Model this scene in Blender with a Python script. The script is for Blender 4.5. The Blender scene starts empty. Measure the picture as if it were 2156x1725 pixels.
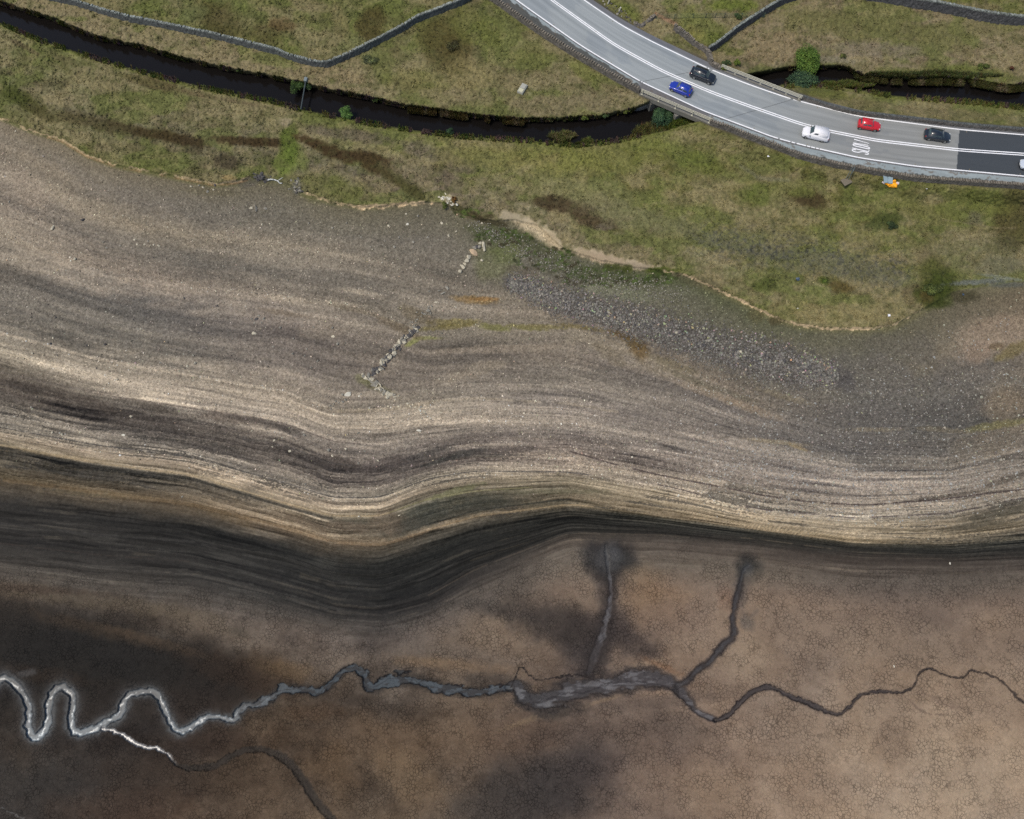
import bpy, bmesh, math, random
import numpy as np
from mathutils import Vector, Matrix
random.seed(7)
# ---------------------------------------------------------------- camera, world, sun, exposure
SC = bpy.context.scene
F = 1437.0; CX, CY = 1078.0, 862.5; TH = math.radians(16.0); CAM_H = 97.0
cam = bpy.data.cameras.new('camera'); camo = bpy.data.objects.new('camera', cam)
SC.collection.objects.link(camo); SC.camera = camo
cam.sensor_fit = 'HORIZONTAL'; cam.sensor_width = 36.0; cam.lens = 36.0 * F / 2156.0
cam.clip_start = 0.5; cam.clip_end = 3000
camo.location = (0, 0, CAM_H); camo.rotation_euler = (TH, 0, 0)
W = bpy.data.worlds.new("World"); SC.world = W; W.use_nodes = True
SUN_DIR = Vector((-0.447, -0.154, 0.881)).normalized()
el = math.asin(SUN_DIR.z); az = math.atan2(SUN_DIR.x, SUN_DIR.y)
nt = W.node_tree; sky = nt.nodes.new('ShaderNodeTexSky'); sky.sky_type = 'NISHITA'; sky.sun_disc = False
sky.sun_elevation = el; sky.sun_rotation = az; sky.altitude = 200; sky.dust_density = 3.0
nt.links.new(sky.outputs[0], nt.nodes['Background'].inputs[0]); nt.nodes['Background'].inputs[1].default_value = 0.13
sl = bpy.data.lights.new('sun', 'SUN'); slo = bpy.data.objects.new('sun', sl); SC.collection.objects.link(slo)
sl.energy = 2.3; sl.angle = math.radians(11); sl.color = (1.0, 0.93, 0.82)
slo.rotation_euler = SUN_DIR.to_track_quat('Z', 'Y').to_euler(); slo.location = (-60, -20, 120)
SC.view_settings.view_transform = 'Standard'; SC.view_settings.look = 'None'
SC.view_settings.exposure = 0.0; SC.view_settings.gamma = 1.0
SC.cycles.use_denoising = False
SC.cycles.max_bounces = 6; SC.cycles.diffuse_bounces = 3; SC.cycles.glossy_bounces = 3
GAIN = np.array([1.20, 1.20, 1.29])        # picture value / base colour under this light
# ---------------------------------------------------------------- plan mapping
cT, sT = math.cos(TH), math.sin(TH)
def P(u, v, z=0.0):
    """plan position of the place the survey shows at (u, v), at height z"""
    a = (np.asarray(u, float) - CX) / F; b = (CY - np.asarray(v, float)) / F
    d = cT - b * sT; t = (CAM_H - np.asarray(z, float)) / d
    return a * t, (b * cT + sT) * t
def PV(u, v, z=0.0):
    x, y = P(u, v, z); return Vector((float(x), float(y), float(z)))
def proj(X, Y, Z):
    dn = CAM_H - Z
    depth = dn * cT + Y * sT
    up = Y * cT - dn * sT
    return CX + F * X / depth, CY - F * up / depth
# ---------------------------------------------------------------- noise
_T = {}
def vn(x, y, seed=0):
    if seed not in _T: _T[seed] = np.random.default_rng(seed + 11).random((256, 256))
    T = _T[seed]
    xf = np.floor(x); yf = np.floor(y); fx = x - xf; fy = y - yf
    xi = xf.astype(np.int64) & 255; yi = yf.astype(np.int64) & 255; x2 = (xi + 1) & 255; y2 = (yi + 1) & 255
    fx = fx * fx * (3 - 2 * fx); fy = fy * fy * (3 - 2 * fy)
    return (T[yi, xi] * (1 - fx) + T[yi, x2] * fx) * (1 - fy) + (T[y2, xi] * (1 - fx) + T[y2, x2] * fx) * fy
def fbm(x, y, seed=0, o=4):
    s = 0; a = 0.5; n = 0
    for k in range(o):
        s = s + a * vn(x * 2 ** k + 17.3 * k, y * 2 ** k + 5.1 * k, seed + k); n += a; a *= 0.55
    return s / n
def sm(x, a, b):
    t = np.clip((x - a) / (b - a), 0, 1); return t * t * (3 - 2 * t)
def srgb(c):
    c = np.asarray(c, float) / 255.0
    return np.where(c <= 0.04045, c / 12.92, ((c + 0.055) / 1.055) ** 2.4)
def curve(pts, sig=12):
    """smoothed single-valued line v(u)"""
    xs = np.arange(-1200, 3400); p = np.array(pts, float)
    y = np.interp(xs, p[:, 0], p[:, 1])
    if sig > 0:
        k = np.exp(-0.5 * (np.arange(-3 * sig, 3 * sig + 1) / sig) ** 2); k /= k.sum()
        y = np.convolve(np.pad(y, 3 * sig, mode='edge'), k, mode='valid')
    return lambda u: np.interp(u, xs, y)
# ---------------------------------------------------------------- the traced contour lines of the place
XS = [0, 200, 400, 600, 700, 800, 900, 1000, 1200, 1400, 1600, 1800, 2000, 2156]
def row(vals, e0=None, e1=None, sig=14):
    p = list(zip(XS, vals)); s0 = (vals[1] - vals[0]) / 200; s1 = (vals[-1] - vals[-2]) / 156
    return curve([(-1000, vals[0] - (400 * s0 if e0 is None else e0))] + p + [(3200, vals[-1] + (300 * s1 if e1 is None else e1))], sig)
SN = curve([(-1000, -230), (-300, -95), (0, 11), (107, 43), (204, 84), (295, 102), (375, 126), (455, 145), (526, 158), (606, 174), (687, 193), (780, 212), (861, 230), (928, 238), (1008, 250), (1102, 257), (1160, 257), (1267, 250), (1333, 236), (1387, 214), (1480, 182), (1592, 161), (1673, 147), (1780, 146), (1812, 163), (1887, 171), (1967, 171), (2048, 174), (2115, 187), (2156, 183), (2500, 210), (3200, 240)], 4)
SS = curve([(-1000, -150), (-300, -40), (0, 48), (80, 83), (153, 107), (241, 134), (335, 161), (455, 190), (576, 214), (633, 230), (700, 244), (780, 260), (901, 279), (995, 289), (1102, 295), (1213, 306), (1293, 297), (1341, 287), (1400, 275), (1470, 255), (1560, 215), (1646, 178), (1713, 179), (1793, 187), (1874, 201), (1967, 209), (2034, 214), (2156, 226), (2500, 262), (3200, 290)], 4)
A_pts = [(-1000, 60), (-300, 170), (0, 247), (60, 272), (130, 292), (180, 323), (240, 345), (330, 362), (400, 375), (450, 385), (500, 380), (525, 372), (590, 378), (640, 403), (700, 425), (760, 434), (830, 430), (900, 423), (940, 428), (975, 452), (1040, 464), (1080, 460), (1130, 472), (1170, 508), (1190, 524), (1260, 545), (1340, 562), (1400, 568), (1450, 580), (1500, 603), (1560, 630), (1620, 662), (1680, 682), (1740, 690), (1830, 690), (1880, 683), (1925, 660), (1960, 640), (2010, 612), (2156, 592), (2600, 560), (3200, 540)]
LA = curve(A_pts, 4)
LB = row([325, 440, 500, 520, 532, 552, 578, 610, 640, 715, 800, 850, 820, 800])
LC = row([490, 560, 602, 618, 634, 660, 702, 690, 690, 760, 850, 905, 910, 880])
LD = row([702, 755, 790, 825, 862, 860, 846, 838, 850, 885, 935, 970, 975, 940])
LE = row([781, 832, 862, 895, 933, 941, 925, 912, 916, 950, 985, 1015, 1010, 985])
LG = row([900, 937, 962, 1017, 1048, 1048, 1008, 992, 994, 1025, 1075, 1093, 1083, 1050])
LH = row([940, 978, 1003, 1063, 1090, 1090, 1054, 1037, 1024, 1064, 1104, 1127, 1125, 1105])
LI = row([1014, 1040, 1066, 1118, 1148, 1155, 1125, 1095, 1070, 1092, 1118, 1145, 1150, 1136])
LJ = row([1162, 1186, 1200, 1248, 1278, 1288, 1262, 1205, 1128, 1133, 1152, 1178, 1184, 1176])
LK = row([1262, 1300, 1330, 1370, 1390, 1395, 1370, 1330, 1250, 1250, 1270, 1290, 1290, 1280])
const = lambda c: (lambda u: np.full(np.shape(u), float(c)))
ROWS = [const(-900), lambda u: np.minimum(SN(u) - 60, 40) - 90, SN, lambda u: np.maximum(SS(u), SN(u) + 12), LA, LB, LC, LD, LE, LG, LH, LI, LJ, LK, const(1560), const(1725), const(2900)]
ZR = [14.0, 0.8, -1.9, -2.0, -3.6, -5.4, -6.9, -8.5, -9.8, -11.0, -11.6, -12.4, -14.0, -14.7, -15.0, -15.0, -15.0]
def level(u, v):
    u = np.asarray(u, float); v = np.asarray(v, float)
    s = np.zeros(np.broadcast(u, v).shape); prev = ROWS[0](u)
    for k in range(1, len(ROWS)):
        cur = np.maximum(ROWS[k](u), prev + 6)
        s = s + np.clip((v - prev) / (cur - prev), 0, 1); prev = cur
    return s
# road platform limits (outer faces of the two parapets)
RN = curve([(400, -655), (500, -580), (900, -278), (1229, -22), (1280, 18), (1373, 78), (1497, 128), (1600, 168), (1690, 198), (1793, 232), (1914, 246), (2008, 256), (2155, 268), (2500, 300), (3200, 380)], 5)
RS = curve([(300, -570), (400, -485), (760, -200), (900, -88), (1052, 14), (1159, 88), (1240, 138), (1320, 185), (1360, 208), (1490, 262), (1579, 296), (1686, 333), (1807, 360), (1927, 380), (2155, 397), (2500, 416), (3200, 440)], 5)
CHAN = [(-300,1500),(-150,1400),(-60,1470),(0,1433),(12,1428),(30,1438),(48,1460),(56,1480),(62,1510),(60,1535),(70,1553),(88,1545),(100,1525),(103,1500),(103,1478),(115,1455),(132,1446),(148,1460),(153,1480),(150,1505),(150,1530),(165,1543),(195,1537),(225,1520),(250,1505),(261,1482),(272,1463),(300,1458),(320,1456),(336,1470),(350,1500),(362,1526),(378,1539),(400,1532),(430,1513),(455,1509),(492,1516),(500,1500),(520,1486),(545,1483),(575,1466),(600,1452),(650,1452),(665,1460),(700,1438),(722,1415),(745,1408),(765,1418),(775,1442),(792,1448),(820,1434),(870,1433),(925,1446),(1000,1459),(1070,1448)]
CW =   [15]*26+[13]*8+[11]*12+[12,13,13,14,16,16,16,13,10]
CHAN2 = [(1070,1448),(1088,1440),(1100,1462),(1130,1482),(1170,1468),(1220,1452),(1280,1440),(1340,1430),(1390,1430),(1420,1443),(1445,1472),(1470,1500),(1505,1516)]
CW2 = [12,14,26,32,34,40,36,30,24,20,14,10,9]
CHAN3 = [(1505,1516),(1525,1510),(1540,1500),(1560,1478),(1580,1459),(1600,1450),(1625,1448),(1660,1464),(1700,1480),(1755,1503),(1785,1492),(1810,1465),(1850,1456),(1900,1458),(1925,1443),(1935,1420),(1947,1409),(1965,1410),(2000,1424),(2025,1428),(2035,1420),(2050,1412),(2100,1428),(2135,1460),(2156,1478),(2300,1560),(2500,1620)]
CW3 = [10,11,12,13,13,13,12,12,13,10,8,8,8,6,5,5,4,4,4,4,4,4,4,5,5,5,5]
BR1 = [(1276,1150),(1279,1180),(1282,1205),(1286,1240),(1284,1275),(1276,1310),(1266,1345),(1252,1385),(1240,1420)]
BW1 = [5,8,7,8,10,11,16,18,12]
BR2 = [(1575,1192),(1563,1210),(1556,1240),(1547,1275),(1543,1310),(1545,1338),(1520,1362),(1497,1392),(1470,1410),(1445,1435),(1425,1444)]
BW2 = [7,6,8,8,9,10,11,9,9,9,10]
SILV = [(217,1535),(240,1540),(262,1550),(285,1566),(305,1573),(335,1577),(355,1590),(372,1610),(395,1617),(430,1616),(462,1608),(490,1590),(530,1577),(575,1584),(612,1608),(640,1645),(668,1688),(700,1725),(740,1780)]
SW = [7,8,8,8,8,6,6,6,9,12,12,11,11,13,15,16,16,14,12]
def catmull(pts, w=None, n=5):
    p = np.array(pts, float); w = np.zeros(len(p)) if w is None else np.array(w, float)
    q = np.column_stack([p, w]); q = np.vstack([2 * q[0] - q[1], q, 2 * q[-1] - q[-2]]); out = []
    for i in range(1, len(q) - 2):
        for t in np.linspace(0, 1, n, endpoint=False):
            out.append(0.5 * ((2 * q[i]) + (-q[i-1] + q[i+1]) * t + (2*q[i-1] - 5*q[i] + 4*q[i+1] - q[i+2]) * t*t + (-q[i-1] + 3*q[i] - 3*q[i+1] + q[i+2]) * t**3))
    out.append(q[-2]); o = np.array(out); return o[:, :2], o[:, 2]
def seg_dist(u, v, pts, w, reach, seed=None):
    """distance in units of half-width from a smooth line of changing width; also the position along it"""
    p, ww = catmull(pts, w); d = np.full(u.shape, 9.0); al = np.zeros(u.shape); sd = np.zeros(u.shape)
    if seed is not None:
        u = u + 5 * (vn(u / 7, v / 7, seed) - .5) + 3 * (vn(u / 2.5, v / 2.5, seed + 1) - .5); v = v + 5 * (vn(u / 7 + 40, v / 7, seed) - .5) + 3 * (vn(u / 2.5 + 40, v / 2.5, seed + 1) - .5)
    for i in range(len(p) - 1):
        m = reach + ww[i] * 4; x0, x1 = sorted((p[i, 0], p[i+1, 0])); y0, y1 = sorted((p[i, 1], p[i+1, 1]))
        k = np.nonzero((u > x0 - m) & (u < x1 + m) & (v > y0 - m) & (v < y1 + m))
        if len(k[0]) == 0: continue
        e = p[i+1] - p[i]; L2 = max(e @ e, 1e-6)
        ux = u[k] - p[i, 0]; vy = v[k] - p[i, 1]; t = np.clip((ux * e[0] + vy * e[1]) / L2, 0, 1)
        wt = (ww[i] * (1 - t) + ww[i+1] * t) / 2
        dd = np.hypot(ux - t * e[0], vy - t * e[1]) / wt
        b = dd < d[k]; kk = tuple(a[b] for a in k); d[kk] = dd[b]; al[kk] = (i + t[b]) / (len(p) - 1)
        sd[kk] = np.sign(e[0] * vy[b] - e[1] * ux[b])
    return d, al, sd
def zfun(u, v, fine=False):
    u = np.asarray(u, float); v = np.asarray(v, float); u, v = np.broadcast_arrays(u, v)
    s = level(u, v); z = np.interp(s, np.arange(len(ZR)), ZR)
    z = z + 0.9 * (fbm(u / 170, v / 120, 3, 3) - .5) * sm(s, 1, 3) * (1 - sm(s, 8, 12)) * 1.2
    z = z + 0.35 * (fbm(u / 40, v / 30, 5, 3) - .5) * (1 - sm(s, 9, 12))
    # eroded scarp along the old water line
    da = v - (LA(u) + 2.5 * (vn(u / 9, u * 0, 8) - .5)); sc = 0.55 * (1 - 0.8 * sm(u, 1950, 2010))
    z = z + sc * (1 - sm(da, -1.5, 5.5)) * sm(-da, -260, -10) 
    # terraces left by the falling water
    tz = np.sin(s * 2 * np.pi * 5 + 3 * vn(u / 300, v / 80, 21)) * 0.05 + 0.05 * np.sin(s * 2 * np.pi * 13 + 4 * vn(u / 200, v / 60, 22))
    z = z + tz * sm(s, 5, 5.6) * (1 - sm(s, 11.6, 12.2))
    # road platform
    mN = sm(v - RN(u), -30, -1); mS = 1 - sm(v - RS(u), 3, 48); on = sm(u, 300, 400)
    k = mN * mS * on; z = z * (1 - k) - 0.14 * k
    # stream bed
    jn = 3.5 * (vn(u / 6, u * 0 + .5, 31) - .5) + 4 * (vn(u / 17, u * 0 + 2.5, 32) - .5); js = 2.5 * (vn(u / 5, u * 0 + .5, 33) - .5)
    c = sm(v - SN(u) - jn, -10, 1) * (1 - sm(v - SS(u) - js, -1.5, 2.0)) ; z = z * (1 - c) + c * (-3.15)
    if fine: return z
    return z
def zw(X, Y):
    z = np.zeros(np.shape(X))
    for _ in range(8):
        u, v = proj(X, Y, z); z = 0.5 * z + 0.5 * zfun(u, v)
    return z
def G(u, v, dz=0.0):
    z = float(zfun(u, v)); x, y = P(u, v, z); return Vector((float(x), float(y), z + dz))
# ---------------------------------------------------------------- object helpers
COL = SC.collection
def link(o, parent=None):
    COL.objects.link(o)
    if parent is not None: o.parent = parent
    return o
def tag(o, label=None, cat=None, group=None, kind=None):
    if label: o['label'] = label
    if cat: o['category'] = cat
    if group: o['group'] = group
    if kind: o['kind'] = kind
    return o
def empty(name, loc, rz=0.0, **k):
    o = bpy.data.objects.new(name, None); o.empty_display_size = 0.3; link(o); o.location = loc; o.rotation_euler = (0, 0, rz); tag(o, **k); return o
def mesh_np(name, verts, faces, mats, parent=None, smooth=False, cols=None, fmat=None):
    """verts (n,3) array, faces (m,k) int array"""
    me = bpy.data.meshes.new(name); n = len(verts); m, k = faces.shape
    me.vertices.add(n); me.vertices.foreach_set('co', np.asarray(verts, np.float32).ravel())
    me.loops.add(m * k); me.polygons.add(m)
    me.loops.foreach_set('vertex_index', faces.astype(np.int32).ravel())
    me.polygons.foreach_set('loop_start', np.arange(0, m * k, k, dtype=np.int32))
    me.polygons.foreach_set('loop_total', np.full(m, k, np.int32))
    if fmat is not None: me.polygons.foreach_set('material_index', np.asarray(fmat, np.int32))
    me.update(calc_edges=True)
    me.polygons.foreach_set('use_smooth', np.full(m, smooth))
    for mt in (mats if isinstance(mats, (list, tuple)) else [mats]): me.materials.append(mt)
    if cols is not None:
        for cn, arr in cols.items():
            a = me.color_attributes.new(cn, 'FLOAT_COLOR', 'POINT'); a.data.foreach_set('color', np.asarray(arr, np.float32).ravel())
    return link(bpy.data.objects.new(name, me), parent)
def bm_obj(name, bm, mat, parent=None, smooth=False):
    me = bpy.data.meshes.new(name); bmesh.ops.recalc_face_normals(bm, faces=bm.faces[:]); bm.to_mesh(me); bm.free()
    for mt in (mat if isinstance(mat, (list, tuple)) else [mat]): me.materials.append(mt)
    for p in me.polygons: p.use_smooth = smooth
    return link(bpy.data.objects.new(name, me), parent)
def box(bm, c, s, rot=None, bev=0.0, mi=0):
    r = bmesh.ops.create_cube(bm, size=1.0); vs = r['verts']
    M = Matrix.Translation(Vector(c)) @ (rot.to_4x4() if rot is not None else Matrix.Identity(4)) @ Matrix.Diagonal((*s, 1))
    bmesh.ops.transform(bm, matrix=M, verts=vs)
    fs = {f for v in vs for f in v.link_faces}
    for f in fs: f.material_index = mi
    if bev > 0: bmesh.ops.bevel(bm, geom=list({e for v in vs for e in v.link_edges}), offset=bev, segments=2, affect='EDGES', profile=0.6)
    return vs
def tube(bm, a, b, r, n=8, r2=None):
    a = Vector(a); b = Vector(b); d = b - a; q = d.to_track_quat('Z', 'Y').to_matrix()
    bmesh.ops.create_cone(bm, cap_ends=True, segments=n, radius1=r, radius2=r if r2 is None else r2, depth=d.length, matrix=Matrix.Translation((a + b) / 2) @ q.to_4x4())
# ---------------------------------------------------------------- materials
def mat(name, col=(.5, .5, .5), rough=.8, metal=0.0, noise=0.0, nscale=8.0, bump=0.0, spec=None, coat=0.0, attr=None, objvar=0.0, voro=0.0, vscale=6.0):
    m = bpy.data.materials.new(name); m.use_nodes = True; n = m.node_tree.nodes; l = m.node_tree.links; b = n['Principled BSDF']
    b.inputs['Roughness'].default_value = rough; b.inputs['Metallic'].default_value = metal
    if spec is not None: b.inputs['Specular IOR Level'].default_value = spec
    if coat: b.inputs['Coat Weight'].default_value = coat; b.inputs['Coat Roughness'].default_value = 0.05
    if attr:
        a = n.new('ShaderNodeAttribute'); a.attribute_name = attr; cur = a.outputs['Color']
    else:
        a = n.new('ShaderNodeRGB'); a.outputs[0].default_value = (*col, 1); cur = a.outputs[0]
    tc = n.new('ShaderNodeTexCoord'); val = None
    def mul(x, y):
        q = n.new('ShaderNodeMath'); q.operation = 'MULTIPLY'; l.new(x, q.inputs[0]); l.new(y, q.inputs[1]); return q.outputs[0]
    def rng(x, lo, hi):
        q = n.new('ShaderNodeMapRange'); q.inputs['From Min'].default_value = 0.25; q.inputs['From Max'].default_value = 0.75
        q.inputs['To Min'].default_value = lo; q.inputs['To Max'].default_value = hi; l.new(x, q.inputs['Value']); return q.outputs[0]
    hsrc = None
    if noise > 0:
        t = n.new('ShaderNodeTexNoise'); t.inputs['Scale'].default_value = nscale; t.inputs['Detail'].default_value = 5; l.new(tc.outputs['Object'], t.inputs['Vector']); val = rng(t.outputs['Fac'], 1 - noise, 1 + noise); hsrc = t.outputs['Fac']
    if voro > 0:
        t = n.new('ShaderNodeTexVoronoi'); t.inputs['Scale'].default_value = vscale; l.new(tc.outputs['Object'], t.inputs['Vector'])
        s = n.new('ShaderNodeSeparateColor'); l.new(t.outputs['Color'], s.inputs[0])
        q = n.new('ShaderNodeMapRange'); q.inputs['To Min'].default_value = 1 - voro; q.inputs['To Max'].default_value = 1 + voro; l.new(s.outputs[0], q.inputs['Value'])
        val = q.outputs[0] if val is None else mul(val, q.outputs[0])
    if objvar > 0:
        oi = n.new('ShaderNodeObjectInfo'); q = n.new('ShaderNodeMapRange'); q.inputs['To Min'].default_value = 1 - objvar; q.inputs['To Max'].default_value = 1 + objvar
        l.new(oi.outputs['Random'], q.inputs['Value']); val = q.outputs[0] if val is None else mul(val, q.outputs[0])
    if val is not None:
        x = n.new('ShaderNodeVectorMath'); x.operation = 'SCALE'; l.new(cur, x.inputs[0]); l.new(val, x.inputs['Scale']); cur = x.outputs[0]
    l.new(cur, b.inputs['Base Color'])
    if bump > 0 and hsrc is not None:
        bp = n.new('ShaderNodeBump'); bp.inputs['Strength'].default_value = bump; bp.inputs['Distance'].default_value = 0.08; l.new(hsrc, bp.inputs['Height']); l.new(bp.outputs[0], b.inputs['Normal'])
    return m
def pc(r, g, b):
    """base colour of a surface that pictures as (r, g, b) under this light"""
    return tuple(float(x) for x in srgb((r, g, b)) / GAIN)
# ================================================================ GROUND
def axis(a, b, step, lo, hi):
    xs = list(np.arange(a, b + .1, step)); s = step; x = xs[-1]
    while x < hi: s *= 1.12; x += s; xs.append(x)
    s = step; x = a; pre = []
    while x > lo: s *= 1.12; x -= s; pre.append(x)
    return np.array(pre[::-1] + xs)
U1 = axis(-90, 2250, 1.8, -1000, 3150); V1 = axis(-60, 1790, 1.8, -1000, 2700); V1 = np.sort(np.concatenate([V1[(V1 < 858) | (V1 > 1232)], np.arange(859, 1232, 1.05)]))
UU, VV = np.meshgrid(U1, V1)
S = level(UU, VV)
NW = fbm(UU / 60, VV / 35, 40, 4)
# --- base colours: one row per contour level, one column per station along the shore
CXS = np.array([0, 300, 600, 900, 1200, 1500, 1800, 2156])
CT = [
 (0, [(92,100,58)]*8),
 (1, [(92,100,56),(86,96,50),(84,94,50),(96,98,62),(100,98,64),(112,106,86),(112,104,86),(98,98,64)]),
 (2, [(112,106,86),(114,107,86),(118,108,86),(105,103,72),(102,98,72),(98,94,72),(112,103,86),(104,100,78)]),
 (3, [(92,98,56),(98,100,60),(98,100,62),(102,102,66),(104,106,64),(92,98,52),(92,96,58),(96,98,62)]),
 (3.3,[(100,102,66),(102,102,70),(102,100,72),(112,112,68),(110,110,66),(98,100,54),(94,98,54),(88,94,50)]),
 (3.6,[(98,98,76),(100,96,78),(98,94,80),(100,94,82),(112,110,72),(114,112,70),(100,104,56),(92,96,56)]),
 (3.85,[(94,96,62),(92,92,60),(92,92,66),(106,98,84),(112,106,86),(110,108,80),(112,108,76),(106,102,82)]),
 (4, [(104,106,66),(98,101,58),(92,95,60),(108,102,84),(112,106,86),(112,108,76),(112,108,76),(108,103,84)]),
 (4.12,[(124,114,98),(116,108,92),(108,102,86),(104,99,84),(96,94,78),(88,90,68),(98,96,80),(108,98,82)]),
 (4.6,[(120,110,96),(108,101,92),(102,97,88),(106,100,90),(98,95,82),(92,90,74),(98,94,80),(122,108,92)]),
 (5, [(136,124,108),(134,122,104),(132,121,105),(118,109,97),(122,112,96),(112,104,90),(100,95,86),(96,90,82)]),
 (5.5,[(114,104,94),(106,100,92),(105,99,91),(114,106,96),(128,116,102),(116,106,94),(98,92,87),(106,96,86)]),
 (6, [(138,126,110),(140,126,112),(132,121,108),(116,108,96),(124,114,98),(120,108,95),(98,94,90),(92,88,82)]),
 (6.35,[(112,104,94),(100,96,92),(114,104,97),(116,106,96),(118,108,98),(114,106,100),(96,92,90),(108,98,88)]),
 (6.7,[(102,97,90),(100,95,88),(112,103,96),(118,108,98),(116,108,98),(116,108,102),(98,94,92),(100,94,88)]),
 (7, [(138,128,114),(136,126,112),(134,122,108),(134,124,110),(120,111,105),(118,109,102),(104,99,94),(108,100,92)]),
 (7.5,[(130,121,106),(136,125,112),(142,130,116),(140,128,114),(130,120,110),(124,115,108),(114,107,102),(114,106,98)]),
 (8, [(92,84,74),(132,122,110),(132,122,112),(136,125,114),(128,118,110),(130,120,112),(124,115,110),(118,110,102)]),
 (8.35,[(76,68,62),(86,78,72),(100,91,84),(120,110,102),(118,106,98),(136,124,114),(136,125,116),(124,114,104)]),
 (8.7,[(98,92,84),(96,89,83),(90,82,76),(84,76,72),(118,106,96),(144,132,118),(148,136,122),(112,102,92)]),
 (9, [(122,114,102),(120,112,102),(126,117,106),(118,110,96),(132,120,106),(150,138,122),(152,142,128),(136,126,112)]),
 (9.4,[(148,133,114),(150,134,116),(146,130,112),(134,120,102),(118,108,90),(146,131,110),(154,140,118),(140,125,104)]),
 (9.9,[(118,106,86),(120,108,90),(126,112,92),(104,96,80),(110,100,82),(140,125,102),(150,135,112),(110,99,80)]),
 (10.1,[(62,58,52),(58,56,52),(100,90,76),(66,66,56),(96,88,72),(138,122,99),(148,132,108),(96,86,70)]),
 (10.5,[(72,66,55),(70,64,55),(126,110,90),(64,62,54),(106,94,76),(140,123,98),(146,129,102),(74,69,60)]),
 (10.85,[(104,92,72),(104,90,72),(122,104,82),(100,86,70),(96,86,68),(118,104,84),(140,123,98),(66,64,57)]),
 (11,[(92,80,64),(96,82,64),(98,84,68),(72,66,56),(66,62,53),(64,62,54),(72,67,56),(60,60,55)]),
 (11.3,[(60,58,56),(58,57,55),(58,58,56),(55,56,53),(55,55,51),(54,55,51),(56,56,52),(58,59,56)]),
 (11.8,[(64,62,60),(62,60,58),(56,56,56),(55,55,54),(60,58,54),(66,62,58),(66,62,58),(66,62,58)]),
 (12.1,[(74,70,66),(68,65,62),(58,57,56),(62,59,58),(100,88,78),(98,86,77),(92,81,73),(84,75,69)]),
 (12.6,[(84,74,66),(84,75,68),(92,81,75),(96,84,77),(106,93,81),(108,96,84),(102,90,80),(96,85,76)]),
 (13,[(72,63,56),(78,68,60),(100,88,79),(106,92,80),(106,93,80),(114,101,88),(112,99,86),(104,93,82)]),
 (13.35,[(46,43,41),(50,45,41),(88,74,62),(100,87,76),(94,83,74),(116,102,88),(122,108,93),(116,103,89)]),
 (14,[(56,50,47),(60,50,44),(84,68,55),(98,80,64),(92,80,71),(112,98,86),(138,122,103),(138,122,103)]),
 (15,[(66,60,57),(72,58,50),(94,77,62),(102,86,70),(88,78,71),(110,96,83),(146,130,111),(152,136,116)]),
 (16,[(66,60,57),(72,58,50),(94,77,62),(102,86,70),(100,88,78),(120,106,92),(146,130,111),(150,134,114)]),
]
lv = np.array([c[0] for c in CT]); tab = np.array([c[1] for c in CT], float)
uw = np.clip(UU + 70 * (fbm(UU / 120, VV / 40, 44, 3) - .5), 0, 2156)
ds = (fbm(UU / 45, VV / 14, 47, 3) - .5)
sw = S + ds * (0.35 * sm(S, 4.15, 4.6) * (1 - sm(S, 8, 9)) + 0.12 * sm(S, 8, 9)) + ds * 0.3 * (1 - sm(S, 3.7, 3.95)) * sm(S, 3.1, 3.3)
sw = np.where(S < 2, np.minimum(sw, 1.999), sw)
PB = np.zeros(UU.shape + (3,))
ci = np.clip(np.searchsorted(CXS, uw) - 1, 0, len(CXS) - 2); ct = (uw - CXS[ci]) / (CXS[ci + 1] - CXS[ci])
li = np.clip(np.searchsorted(lv, sw) - 1, 0, len(lv) - 2); lt = np.clip((sw - lv[li]) / (lv[li + 1] - lv[li]), 0, 1)
for c in range(3):
    T = tab[:, :, c]
    PB[..., c] = (T[li, ci] * (1 - ct) + T[li, ci + 1] * ct) * (1 - lt) + (T[li + 1, ci] * (1 - ct) + T[li + 1, ci + 1] * ct) * lt
del ci, ct, li, lt, uw
# --- fine strand lines: long thin streaks that follow the contours
QM = np.array([-900, -60, 150, 220, 480, 600, 690, 850, 915, 1000, 1050, 1100, 1200, 1310, 1560, 1725, 2900.])
Q = np.interp(S, np.arange(len(QM)), QM) + 5 * (vn(UU / 150, VV / 60, 49) - .5) + 2.0 * (vn(UU / 45, VV / 25, 48) - .5)
def streak(wl, ul, seed, o=2):
    return fbm(UU / ul, Q / wl, seed, o)
lfm = lambda u: 1 - .5 * sm(u, 950, 1200)
shore = sm(S, 4.3, 5) * (1 - sm(S, 12.4, 13.4))
st0 = streak(34, 420, 51) - .5; st1 = streak(14, 260, 50) - .5; st2 = streak(6.5, 170, 54) - .5; st3 = streak(3.2, 110, 58) - .5
patchy = .45 + 1.1 * sm(fbm(UU / 150, VV / 50, 61, 3), .35, .65)
amp = 13 + 13 * sm(S, 6.6, 7.4) + 16 * sm(S, 8.9, 9.3) * (1 - sm(S, 11, 11.3)) - 24 * sm(S, 11.0, 11.5) - 3 * sm(S, 12, 12.6)
grn = .55 + .9 * fbm(UU / 6, VV / 2.6, 66, 3)
br = (st0 * 1.4 * (1 - .35 * sm(S, 8, 9)) + st1 * .9 * (1 - .6 * sm(S, 8.5, 9)) + (st2 * 2.0 + st3 * 1.5) * patchy * sm(S, 5, 7.5)) * amp * shore * grn
PB += br[..., None] * np.array([1.1, 1.0, .86])
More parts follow.
